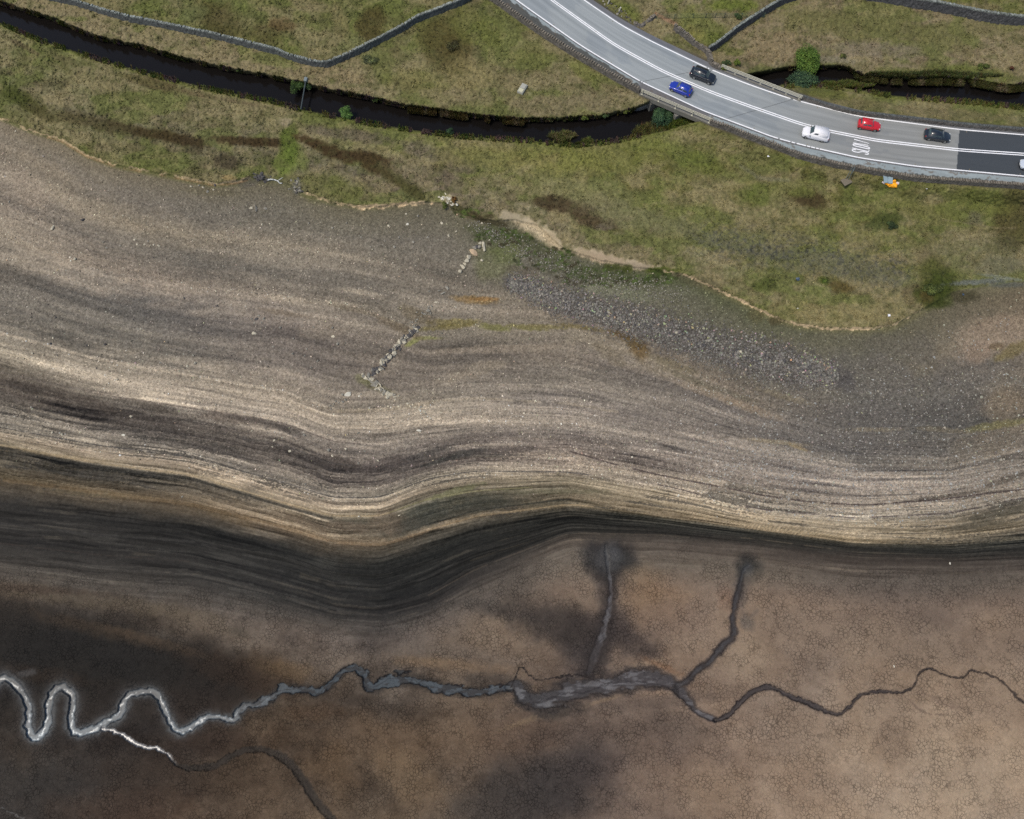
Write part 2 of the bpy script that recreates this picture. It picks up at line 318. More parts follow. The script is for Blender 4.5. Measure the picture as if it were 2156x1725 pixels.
# crisp little ledges: each step has its own tone, a sharp pale lip and a dark foot
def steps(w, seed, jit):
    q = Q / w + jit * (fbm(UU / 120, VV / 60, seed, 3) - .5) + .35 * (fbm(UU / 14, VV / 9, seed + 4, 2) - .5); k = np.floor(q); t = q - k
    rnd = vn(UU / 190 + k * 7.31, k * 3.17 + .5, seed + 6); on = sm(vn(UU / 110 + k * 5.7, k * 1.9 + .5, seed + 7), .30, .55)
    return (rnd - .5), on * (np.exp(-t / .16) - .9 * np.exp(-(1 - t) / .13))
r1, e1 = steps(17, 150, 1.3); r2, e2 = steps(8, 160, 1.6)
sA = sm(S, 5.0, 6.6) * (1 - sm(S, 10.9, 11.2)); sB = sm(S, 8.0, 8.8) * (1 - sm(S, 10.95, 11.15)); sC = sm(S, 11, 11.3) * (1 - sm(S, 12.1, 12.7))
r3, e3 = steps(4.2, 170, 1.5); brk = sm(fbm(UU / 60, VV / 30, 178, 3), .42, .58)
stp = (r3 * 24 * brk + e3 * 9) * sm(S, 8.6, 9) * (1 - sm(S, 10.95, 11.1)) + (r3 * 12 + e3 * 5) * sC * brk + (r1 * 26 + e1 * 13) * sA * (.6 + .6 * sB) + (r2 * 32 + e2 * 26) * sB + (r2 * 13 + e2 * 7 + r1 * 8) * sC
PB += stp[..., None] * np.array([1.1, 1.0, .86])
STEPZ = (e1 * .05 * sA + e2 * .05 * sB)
# pale pebble ledges and thin dark weed lines left by the falling water
ldg = sm(st1 + .5 * st2 + .35 * (vn(UU / 2.6, VV / 2.2, 67) - .5), .16, .30) * sm(S, 6.5, 8.8) * (1 - sm(S, 10.95, 11.1)) * patchy.clip(0, 1); ub = sm(S, 4.6, 5) * (1 - sm(S, 6.9, 7.3)) * lfm(UU); PB += (ub * ((streak(26, 330, 145, 3) - .5) * 62))[..., None] * np.array([1.12, 1.0, .84])
PB += ldg[..., None] * np.array([24, 21, 16.])
wd = sm(.3 * (vn(UU / 3, VV / 2.2, 68) - .5) + st2 * 1.1 + .7 * st3 + .5 * st1, .12, .26) * sm(S, 7.9, 8.8) * (1 - sm(S, 10.95, 11.2)) * (0.25 + 0.75 * sm(fbm(UU / 200, VV / 60, 63, 3), .40, .58))
PB = PB * (1 - .66 * wd[..., None]) + np.array([50, 48, 46]) * .66 * wd[..., None]
ln = sm(st2 + .8 * st3, .14, .26) * sm(S, 11.0, 11.3) * (1 - sm(S, 12.2, 12.9)) * sm(patchy, .6, 1.2); PB += ln[..., None] * np.array([11, 11, 10.])
ln = sm(-st2 - .8 * st3, .14, .26) * sm(S, 11.0, 11.3) * (1 - sm(S, 12.2, 12.9)); PB -= ln[..., None] * 9.
# --- painting tools
GX, GY = U1, V1
MK = np.zeros(UU.shape + (4,)); MK[..., 3] = 1.0   # R grass, G stones, B cracks ; A=1
WET = np.zeros(UU.shape)
def win(x0, x1, y0, y1):
    return slice(*np.searchsorted(GY, (y0, y1))), slice(*np.searchsorted(GX, (x0, x1)))
def blend(w, m, col):
    PB[w] = PB[w] * (1 - m[..., None]) + np.array(col, float) * m[..., None]
def blob(x, y, rx, ry, ang, col, a=.8, f=.45, nz=.7, ns=1.0, seed=70):
    R = max(rx, ry) * 1.6; w = win(x - R, x + R, y - R, y + R); u = UU[w]; v = VV[w]
    c, s = math.cos(math.radians(ang)), math.sin(math.radians(ang))
    X = ((u - x) * c + (v - y) * s) / rx; Y = (-(u - x) * s + (v - y) * c) / ry; d = np.hypot(X, Y)
    m0 = min(rx, ry)
    d = d + nz * (fbm(u / (m0 * .9 * ns) + x, v / (m0 * .9 * ns) + y, seed, 4) - .5) * 1.4
    m = (1 - sm(d, 1 - f, 1 + f * .6)) * a; blend(w, m, col); return w, m
def line(pts, w, col, a=.8, f=.4, nz=.35, seed=75, gap=0.0, sp=False):
    p = np.array(pts, float); ww = w if isinstance(w, (list, tuple)) else [w] * len(pts); R = max(ww) * 2 + 6
    q = win(p[:, 0].min() - R, p[:, 0].max() + R, p[:, 1].min() - R, p[:, 1].max() + R); u = UU[q]; v = VV[q]
    d, al, sd = seg_dist(u, v, pts, ww, 6, seed if sp else None); d = d + nz * (fbm(u / 7, v / 7, seed, 3) - .5) * 2
    m = (1 - sm(d, 1 - f, 1 + f)) * a
    if gap: m = m * sm(fbm(u / 28, v / 28, seed + 3, 3), gap - .08, gap + .08)
    blend(q, m, col); return q, m
def off(f, a, b, dy, n=40): return [(x, float(f(x)) + dy) for x in np.linspace(a, b, n)]
# --- vegetation zones above the water line
gr = 1 - sm(VV - LA(UU) - 3 * (vn(UU / 6, VV / 6, 90) - .5), -1, 2)
MK[..., 0] = gr
n1 = fbm(UU / 26, VV / 22, 91, 4) - .5; n2 = fbm(UU / 90, VV / 60, 95, 4) - .5; n3 = fbm(UU / 7, VV / 7, 99, 3) - .5
PB += (gr * n1 * 52)[..., None] * np.array([.9, 1.0, .8]) + (gr * n2 * 30)[..., None] * np.array([1.0, .8, 1.0]) + (gr * n3 * 26)[..., None] * np.array([1, 1, .9])
# fields: greener north of the left wall, tan strip by the stream
WL = curve([(-900, -230), (0, -33), (137, -6), (166, 3), (254, 29), (348, 48), (455, 72), (576, 102), (606, 115), (679, 131), (697, 129), (754, 102), (842, 54), (874, 35), (968, 0), (1100, -60)], 4)
m = (VV < WL(UU)) * sm(-UU, -1050, -950); blend((slice(None), slice(None)), m * .5, (84, 96, 44))
m = sm(VV - WL(UU), 4, 10) * (1 - sm(VV - SN(UU), -4, 0)) * (1 - sm(UU, 700, 860)); blend((slice(None), slice(None)), m * .55, (122, 112, 88))
m = sm(UU, 1520, 1600) * (1 - sm(VV - SN(UU), -22, -6)) * sm(VV, 8, 30) * (1 - sm(VV - 5 * n1 - (30 - (2156 - UU) * .12), -400, -300)); 
NE = sm(VV - (110 - (UU - 1490) * .75), 4, 14) * (1 - sm(VV - SN(UU), -25, -8)) * sm(UU, 1495, 1510) * sm(VV - (UU - 1914) * .145 + 4, 0, 8)
blend((slice(None), slice(None)), NE * .72, (116, 105, 86))
PB += (NE * (n1 * 30))[..., None]
hv = fbm(UU / 75, VV / 42, 105, 4); blend((slice(None), slice(None)), gr * sm(hv, .50, .62) * .6, (128, 118, 92)); blend((slice(None), slice(None)), gr * sm(-hv, -.49, -.38) * .62, (88, 104, 46)); hv = fbm(UU / 22, VV / 15, 108, 4); blend((slice(None), slice(None)), gr * sm(hv, .54, .68) * .4, (132, 124, 88)); blend((slice(None), slice(None)), gr * sm(-hv, -.44, -.33) * .4, (76, 84, 46))
lum_ = PB.mean(axis=2, keepdims=True); PB = PB + (gr[..., None] * .26) * (lum_ * np.array([1.03, 1.0, .88]) - PB) + gr[..., None] * np.array([4, 2, 2])
B = blob
for a in [
 # x, y, rx, ry, angle, colour, strength
 (60,215,30,14,30,(72,74,40),.8),(30,200,26,12,40,(64,72,34),.8),(90,240,34,9,30,(78,74,48),.7),(150,250,46,10,14,(84,78,56),.75),(215,262,60,11,16,(78,72,52),.75),
 (290,275,52,9,14,(70,62,44),.8),(350,287,48,9,10,(62,52,34),.85),(400,300,32,10,12,(60,50,36),.85),(410,318,16,8,0,(80,74,60),.7),(520,298,60,8,4,(62,50,36),.8),(560,300,36,7,0,(58,46,32),.8),
 (480,342,24,13,6,(74,66,56),.75),(50,98,42,5,28,(86,76,60),.6),(140,128,30,8,22,(84,80,58),.6),(330,178,48,9,14,(80,70,50),.7),(300,170,60,7,14,(88,84,56),.6),(420,200,40,5,12,(90,80,62),.6),(500,215,50,4,10,(92,82,66),.6),
 (610,300,16,30,10,(78,96,38),.75),(600,340,22,34,20,(84,100,44),.7),(625,330,22,26,0,(90,106,50),.5),(600,258,18,9,0,(140,130,112),.7),
 (665,305,40,7,24,(66,52,36),.85),(705,322,46,11,24,(62,50,34),.85),(760,330,52,9,8,(60,46,34),.85),(790,345,40,15,22,(66,54,36),.8),(835,378,48,10,36,(70,64,42),.8),(865,395,36,10,36,(72,72,44),.7),
 (740,285,90,12,8,(84,76,74),.5),(900,320,60,16,14,(92,84,84),.55),(960,345,44,16,20,(88,78,76),.6),(950,380,34,20,30,(96,86,80),.5),(1000,330,80,24,10,(116,108,92),.35),
 (710,400,90,30,8,(96,98,58),.5),(860,360,50,20,25,(112,104,88),.45),
 (780,52,24,30,10,(70,62,36),.65),(745,95,28,18,0,(112,114,84),.45),(460,40,38,26,30,(72,66,40),.6),(410,30,28,18,0,(96,102,70),.5),(560,70,40,16,0,(80,74,46),.5),(590,52,26,12,0,(90,70,48),.5),(650,10,40,14,10,(118,108,86),.6),(715,45,16,40,-20,(120,108,84),.5),
 (800,140,26,34,-10,(88,96,54),.5),(775,120,18,16,0,(112,118,80),.6),(940,90,34,52,15,(72,68,40),.62),(960,110,26,36,0,(80,72,44),.5),(915,75,36,30,0,(84,78,46),.5),(1000,60,60,36,30,(88,94,48),.5),(980,160,60,40,0,(122,114,80),.45),
 (870,170,60,26,10,(108,106,66),.5),(960,205,80,18,4,(122,112,90),.6),(1150,225,70,22,0,(116,106,88),.7),(1240,215,60,18,0,(112,104,84),.7),(1120,120,50,30,30,(94,98,56),.5),(1230,150,36,16,30,(86,96,44),.5),(1290,190,30,14,20,(116,106,86),.6),
 (700,155,80,14,10,(122,110,88),.6),(850,225,60,8,10,(134,124,98),.5),
 (1185,432,46,13,10,(70,58,46),.85),(1255,468,40,11,14,(76,64,50),.85),(1160,425,30,10,0,(64,54,40),.8),(1220,445,30,12,20,(74,62,48),.8),(1270,478,20,7,0,(110,102,96),.5),
 (1220,400,120,26,8,(112,112,80),.5),(1330,455,140,26,12,(106,104,84),.5),(1100,330,200,30,2,(116,114,66),.45),(1300,330,140,34,-6,(98,104,52),.5),(1480,350,60,20,14,(86,96,46),.55),
 (1600,350,60,24,10,(96,98,64),.5),(1640,380,50,18,0,(116,106,86),.6),(1705,418,34,14,14,(66,56,40),.8),(1690,405,28,12,0,(86,90,50),.6),(1600,410,34,22,0,(80,92,44),.6),(1660,395,50,20,0,(92,100,52),.4),
 (1860,470,30,12,-10,(70,80,44),.75),(1875,460,24,10,0,(66,76,40),.7),(2050,460,16,16,0,(84,80,74),.5),(2140,460,40,50,0,(78,72,46),.7),(2120,520,26,20,0,(76,74,54),.7),(2050,420,80,24,10,(92,98,52),.5),(1960,450,70,20,10,(94,98,54),.5),
 (1500,505,60,14,14,(92,92,76),.4),(1580,520,90,20,10,(88,88,78),.4),(1680,545,120,22,10,(90,90,78),.4),(1790,560,100,26,12,(90,92,78),.4),(1860,580,70,20,10,(92,92,78),.5),(1640,500,120,14,6,(112,108,84),.5),
 (1500,600,30,10,30,(80,76,60),.6),(1450,590,40,10,16,(84,80,64),.55),(1610,600,24,10,-10,(76,86,44),.7),(1760,598,30,12,20,(84,82,50),.6),(1735,590,10,8,0,(78,92,40),.7),(1770,605,20,10,0,(90,76,44),.6),(1590,665,16,14,0,(84,80,56),.6),(1635,675,14,10,0,(84,76,54),.6),(1830,640,20,12,0,(84,88,54),.5),
 (1920,620,28,24,-30,(84,76,58),.7),(1960,560,30,44,-10,(100,92,72),.7),(1975,590,34,36,0,(80,86,44),.75),(1965,620,32,22,0,(66,74,34),.85),(1985,600,26,22,20,(58,70,30),.7),(2030,625,24,12,0,(74,70,52),.7),(1950,625,12,12,0,(84,66,40),.5),
 (1730,660,120,22,4,(124,116,82),.45),(1860,650,60,26,-20,(122,114,84),.5),(2060,540,90,34,8,(106,104,80),.5),(2110,560,50,20,0,(96,96,82),.5),
 (1300,30,50,26,30,(88,100,44),.6),(1480,60,60,30,30,(86,98,46),.55),(1460,75,24,18,0,(150,136,90),.35),(1530,10,60,14,0,(84,98,40),.7),(1900,-14,200,12,4,(84,92,44),.7),(1430,110,50,12,34,(92,98,52),.6),
 (1720,45,70,28,4,(94,94,60),.6),(1790,60,60,30,20,(90,90,58),.6),(1900,60,70,24,10,(92,92,60),.55),(1990,80,60,30,0,(94,96,60),.6),(2080,50,60,30,0,(98,96,68),.5),(1830,105,120,16,2,(112,104,94),.6),(1740,125,70,8,4,(120,116,104),.6),(1640,100,60,30,0,(122,108,88),.5),
 (2040,155,110,16,4,(84,92,48),.6),(1900,155,60,12,6,(90,96,56),.6),(1800,215,90,12,10,(112,104,74),.5),(2000,240,120,12,6,(118,108,84),.6),(1750,200,50,8,6,(96,100,52),.6),(1960,100,40,10,10,(92,96,60),.5),
 (1545,110,20,8,0,(84,90,48),.6),(1560,190,30,8,20,(90,94,54),.6),
 ]:
    k_ = 1.3 if sum(a[5]) < 215 else 1.08; B(a[0], a[1], a[2] * k_, a[3] * k_, a[4], tuple(c * .88 for c in a[5]) if k_ > 1.2 else a[5], min(.95, a[6] * 1.1))
spk = gr * sm(fbm(UU / 5, VV / 4, 97, 3), .54, .62) * np.exp(-((VV - (505 + (UU - 1500) * .16)) / 42) ** 2) * sm(UU, 1400, 1520) * (1 - sm(UU, 1880, 1960)); blend((slice(None), slice(None)), spk * .6, (66, 68, 72))
spk = gr * sm(fbm(UU / 14, VV / 9, 98, 4), .58, .68) * .35; blend((slice(None), slice(None)), spk, (72, 74, 48))
# --- gravel shore, gully and rubble
PB0 = PB.copy(); MK[..., 1] = (1 - gr) * (1 - sm(S, 10.8, 11.2)) * (1 - .55 * sm(S, 8.9, 9.4))
for a in [(1110,474,62,20,32,(104,98,78),.5),(1285,542,80,16,14,(104,98,78),.5)]: B(*a)
for a in [(1120,480,58,16,32,(190,174,148),.95),(1165,506,24,15,50,(186,170,144),.95),(1078,458,30,10,12,(176,164,142),.85),(1262,541,52,11,14,(186,168,144),.95),(1330,557,60,10,10,(178,162,140),.92),(1225,530,26,9,20,(180,164,140),.85),(760,438,10,4,0,(190,166,132),.6)]:
    wq, mq = B(*a, nz=1.1); MK[wq][..., 0] *= 1 - mq
for a in [
 (1120,480,52,13,32,(176,160,134),.0),(1160,505,20,13,50,(172,156,130),.9),(1075,455,26,8,10,(160,148,126),.8),(1270,545,58,9,12,(166,148,126),.85),(1350,562,40,7,8,(152,138,120),.8),(1230,530,20,7,20,(164,148,124),.8),
 (945,420,22,9,0,(168,158,134),.85),(940,432,14,10,0,(120,114,100),.6),(965,440,26,10,36,(56,56,36),.85),(1000,455,34,8,28,(58,52,36),.85),(1040,470,34,7,12,(62,58,42),.8),(990,432,18,14,0,(104,96,82),.5),
 (1040,490,60,14,10,(76,82,54),.7),(1110,510,60,20,22,(74,76,52),.7),(1160,550,50,22,24,(76,80,56),.65),(1260,580,90,20,12,(72,78,52),.7),(1380,590,80,18,6,(84,88,64),.65),(1200,590,50,16,20,(84,80,70),.5),(1030,500,40,20,10,(84,86,66),.5),
 (1040,560,46,36,20,(96,100,70),.6),(1070,530,40,24,0,(84,96,52),.5),(1390,570,34,8,0,(64,76,34),.75),(1290,563,20,8,0,(56,64,34),.7),(1320,568,14,10,0,(58,66,32),.7),(1100,575,40,16,10,(84,74,64),.4),
 (1300,615,90,18,10,(112,118,92),.5),(1440,620,60,16,14,(98,98,82),.5),(1500,680,100,44,26,(92,90,74),.6),(1640,740,90,30,20,(92,88,74),.6),(1760,720,120,26,0,(100,96,82),.5),(1900,740,90,40,0,(90,86,80),.5),
 (1000,632,50,9,4,(138,106,60),.55),(1020,630,36,5,0,(142,98,50),.5),(960,680,60,9,0,(116,106,58),.6),(930,690,60,6,-4,(110,100,52),.5),(1040,690,34,8,8,(104,106,52),.6),(1110,690,44,6,6,(108,104,54),.6),(870,720,20,6,-30,(122,128,66),.6),(900,712,30,4,0,(120,124,66),.5),
 (1150,688,50,5,4,(112,104,64),.6),(1230,690,60,5,8,(104,92,56),.6),(1310,705,30,8,14,(96,74,44),.7),(1350,735,20,22,-20,(102,80,50),.65),(1330,720,30,10,30,(90,72,42),.6),(1280,745,40,14,30,(112,100,78),.4),(1420,770,60,10,20,(104,96,72),.5),
 (880,665,50,14,24,(96,84,62),.5),(840,690,60,10,26,(100,84,62),.45),(740,650,60,7,14,(104,92,74),.5),(600,660,60,6,10,(104,90,74),.5),
 (1060,735,160,9,-2,(146,130,112),.4),(1160,750,90,22,10,(138,124,108),.35),(1000,780,80,14,-16,(146,132,112),.45),(820,770,40,20,-40,(134,122,106),.4),(770,800,24,10,20,(104,108,66),.4),(790,815,40,8,20,(92,92,60),.35),
 (1900,860,170,70,0,(92,90,88),.55),(1800,900,130,60,10,(98,94,92),.5),(2020,900,110,60,-10,(88,86,84),.55),(2040,780,90,40,-14,(92,88,86),.5),(1840,790,110,44,10,(92,88,86),.55),(1700,840,80,26,14,(104,98,92),.4),
 (2080,710,76,40,-14,(138,120,102),.75),(2120,690,60,30,-6,(134,116,98),.7),(2060,740,40,26,-40,(132,112,96),.6),(2130,740,46,14,-24,(112,100,62),.6),(2100,730,20,8,0,(96,78,54),.6),(2090,930,80,40,-20,(120,108,92),.5),(2120,850,50,40,-30,(124,108,88),.6),
 (2100,895,70,9,-10,(110,106,66),.55),(1980,905,60,6,4,(120,108,86),.5),(1630,930,70,5,6,(152,136,108),.6),(1680,942,24,4,20,(140,122,92),.6),(1840,905,60,5,0,(138,124,100),.5),
 (1500,830,90,9,18,(136,118,98),.5),(1580,860,70,9,20,(140,120,98),.5),(1450,800,80,7,24,(110,98,78),.5),(1350,760,60,6,34,(116,104,86),.5),(1500,815,120,7,20,(100,94,78),.5),(1650,835,60,8,16,(132,120,96),.5),
 (480,375,18,6,0,(180,142,98),.3),(520,385,34,9,0,(86,82,78),.6),(625,395,12,16,10,(98,98,98),.8),(548,374,18,8,10,(74,72,72),.7),(600,392,60,16,10,(96,92,76),.5),(700,470,200,24,4,(106,100,84),.3),
 (450,405,60,8,4,(96,90,70),.4),(60,400,60,26,50,(140,124,108),.4),(100,355,90,16,26,(136,122,102),.45),(150,430,70,13,34,(146,132,112),.5),(250,468,80,10,16,(142,128,108),.5),
 (600,630,60,7,6,(168,152,130),.5),(760,616,50,6,10,(172,158,138),.5),(720,640,60,5,4,(160,146,126),.4),(680,700,50,16,0,(126,114,100),.5),(760,740,60,24,20,(122,112,100),.4),
 (2060,594,70,6,-4,(96,102,110),.75),(2120,600,50,7,0,(80,84,84),.6),(2110,585,50,4,8,(120,128,134),.5),
 (600,935,14,40,0,(0,0,0),0),(548,890,70,9,13,(58,53,51),.65),(610,908,40,8,20,(56,52,50),.5),(480,880,60,12,10,(84,74,68),.6),(330,860,50,10,16,(80,72,64),.6),(200,852,60,11,18,(72,64,58),.7),(80,820,80,12,14,(62,55,50),.7),(30,812,60,9,16,(56,50,46),.6),
 (720,975,60,13,14,(74,66,62),.7),(820,975,60,14,-10,(74,66,64),.65),(900,955,60,8,-18,(66,62,60),.7),(1000,925,90,11,-6,(86,78,74),.6),(980,955,50,7,-10,(58,56,54),.7),(930,970,60,5,-16,(52,52,50),.7),(1250,930,100,9,4,(84,76,72),.5),(1090,945,60,6,0,(80,72,68),.5),
 (1140,1060,90,7,-2,(70,66,54),.6),(1020,1060,60,16,-8,(54,56,50),.6),(900,1085,70,22,-18,(54,56,50),.7),(1000,1075,110,8,-12,(62,60,52),.6),(860,1110,50,16,-20,(60,60,54),.6),(1160,1035,120,6,0,(84,82,62),.5),(960,1035,60,8,-16,(100,104,72),.5),
 (820,1100,46,26,0,(92,76,62),.5),(740,1110,60,12,6,(84,70,58),.5),(640,1100,60,8,22,(86,72,58),.5),
 (2110,1080,90,12,-12,(64,62,54),.7),(2060,1105,80,7,-8,(70,66,56),.6),(2130,1060,60,6,-14,(60,58,54),.6),(2120,1010,60,7,-18,(66,60,54),.55),(1990,1045,90,4,-8,(66,60,54),.55),
 (80,1000,90,7,8,(76,66,54),.4),(400,1050,110,9,6,(104,90,72),.4),(200,1040,120,8,4,(112,98,74),.5),(480,1090,60,10,18,(108,92,70),.5),
 (120,960,140,4,6,(134,116,88),.5),
 ]:
    gy = a[5][1] - a[5][2] > 28 and max(a[5]) < 150; c_ = tuple(np.array(a[5]) + (np.array([2, 1, -3]) if gy else 0)); B(*a[:5], c_, min(.92, a[6] * (1.2 if gy else 1)))
mot = sm(fbm(UU / 8, VV / 6, 88, 4), .40, .60) * (1 - gr); fade = ((1 - mot) * .08 * (1 - gr) * (1 - sm(S, 6.9, 7.3)))[..., None]; PB = PB * (1 - fade) + PB0 * fade; del PB0
for (x, y, rx, ry, n_) in [(1000, 452, 44, 12, 30), (1060, 500, 60, 18, 60), (1150, 545, 70, 26, 80), (1250, 585, 80, 20, 80), (1370, 585, 70, 14, 50)]:
    for q in range(n_):
        a_ = random.random() * 6.28; r_ = random.random() ** .5; B(x + math.cos(a_) * r_ * rx, y + math.sin(a_) * r_ * ry, random.uniform(3, 8), random.uniform(2, 4.5), random.uniform(-20, 40), random.choice([(52, 60, 34), (64, 78, 40), (60, 54, 40), (76, 92, 48)]), .75)
line([(1072, 592), (1130, 615), (1200, 641), (1300, 668), (1400, 698), (1500, 728), (1600, 755), (1690, 780), (1780, 800)], [30, 46, 54, 62, 68, 74, 78, 70, 40], (76, 73, 75), .72, f=.55, nz=.7)
# --- eroded scarp and the strand lines that run the length of the shore
for (a, b, w, al) in [(-60, 250, 4, .85), (250, 470, 4.2, .85), (470, 528, 5, .85), (640, 760, 4.2, .85), (758, 905, 8, .95), (1395, 1520, 3.4, .9), (1520, 1700, 4.6, 1), (1700, 1830, 5, 1), (1830, 1935, 3, .8)]:
    wq, mq = line(off(LA, a, b, 2), w, (206, 182, 150), al, nz=1.1, gap=.36 if w < 4.6 else .28, sp=True); MK[wq][..., 0] *= 1 - mq
    line(off(LA, a, b, -1.5), 2.2, (66, 62, 44), .5, nz=.9, gap=.36)
line(off(LA, 900, 1010, 3), 3, (140, 126, 104), .6, gap=.4)
line(off(LA, 100, 520, 6), 4, (140, 110, 84), .5, gap=.45)
for f, a, b, dy, w, c, al, gp in [
 (LD, -60, 700, -1, 6, (168, 154, 136), .7, .3), (LD, 0, 700, 2, 2.5, (182, 166, 146), .5, .42), (LD, 880, 1300, 0, 6, (156, 142, 122), .55, .35), (LD, 690, 900, 4, 7, (158, 142, 120), .5, .3),
 (LG, -60, 1240, 0, 2.0, (62, 60, 62), .85, .26), (LG, 1350, 2200, -2, 2.6, (70, 60, 62), .75, .40), (LG, -60, 900, -9, 2, (84, 80, 76), .5, .45), (LG, 1200, 1450, 2, 2, (70, 64, 60), .5, .5),
 (LE, 150, 760, -3, 3.2, (96, 86, 80), .65, .35), (LE, 1000, 1500, 10, 3, (96, 86, 80), .45, .45),
 (LH, -60, 820, -3, 3, (158, 138, 106), .65, .3), (LH, 820, 1120, -3, 3, (126, 122, 84), .6, .35), (LH, 1400, 2150, 6, 2.5, (160, 142, 112), .5, .4), (LH, -60, 700, 4, 5, (44, 44, 42), .6, .2),
 (LI, 900, 1250, -8, 3, (146, 124, 94), .6, .3), (LI, 520, 900, -6, 6, (136, 114, 88), .5, .35), (LI, -60, 520, -4, 8, (116, 96, 70), .5, .35), (LI, 900, 1200, -20, 3, (44, 45, 42), .6, .3),
 (LJ, -60, 560, -60, 5, (88, 86, 84), .4, .35), (LJ, -60, 800, -28, 4, (50, 48, 48), .6, .3), (LJ, 400, 900, -2, 5, (40, 39, 40), .6, .3), (LJ, 300, 900, 8, 4, (92, 86, 80), .5, .35), (LJ, -60, 400, -18, 3, (84, 70, 64), .4, .4),
 (LJ, 900, 1450, -6, 3, (110, 96, 82), .5, .4), (LJ, 1000, 1500, -14, 4, (46, 46, 44), .5, .3), (LJ, 520, 1000, -44, 4, (84, 82, 80), .4, .45), (LJ, 1560, 1800, -16, 2.5, (120, 106, 86), .5, .4),
 (LF2 := curve([(1200, 950), (1300, 980), (1400, 1003), (1500, 1022), (1615, 1045), (1712, 1058), (1820, 1064), (1980, 1052), (2154, 1030)], 8), 1200, 2180, 0, 3.2, (66, 56, 56), .8, .36),
 (LB, 900, 1150, 0, 6, (126, 114, 100), .4, .3), (LE, 0, 500, 26, 3, (66, 60, 58), .5, .42), (LE, 500, 1100, 44, 4, (58, 54, 54), .55, .38),
 ]: line(off(f, a, b, dy), w, c, al, gap=gp, nz=.5)
line([(0, 785), (60, 797), (130, 812), (250, 832)], 4, (90, 82, 76), .6)
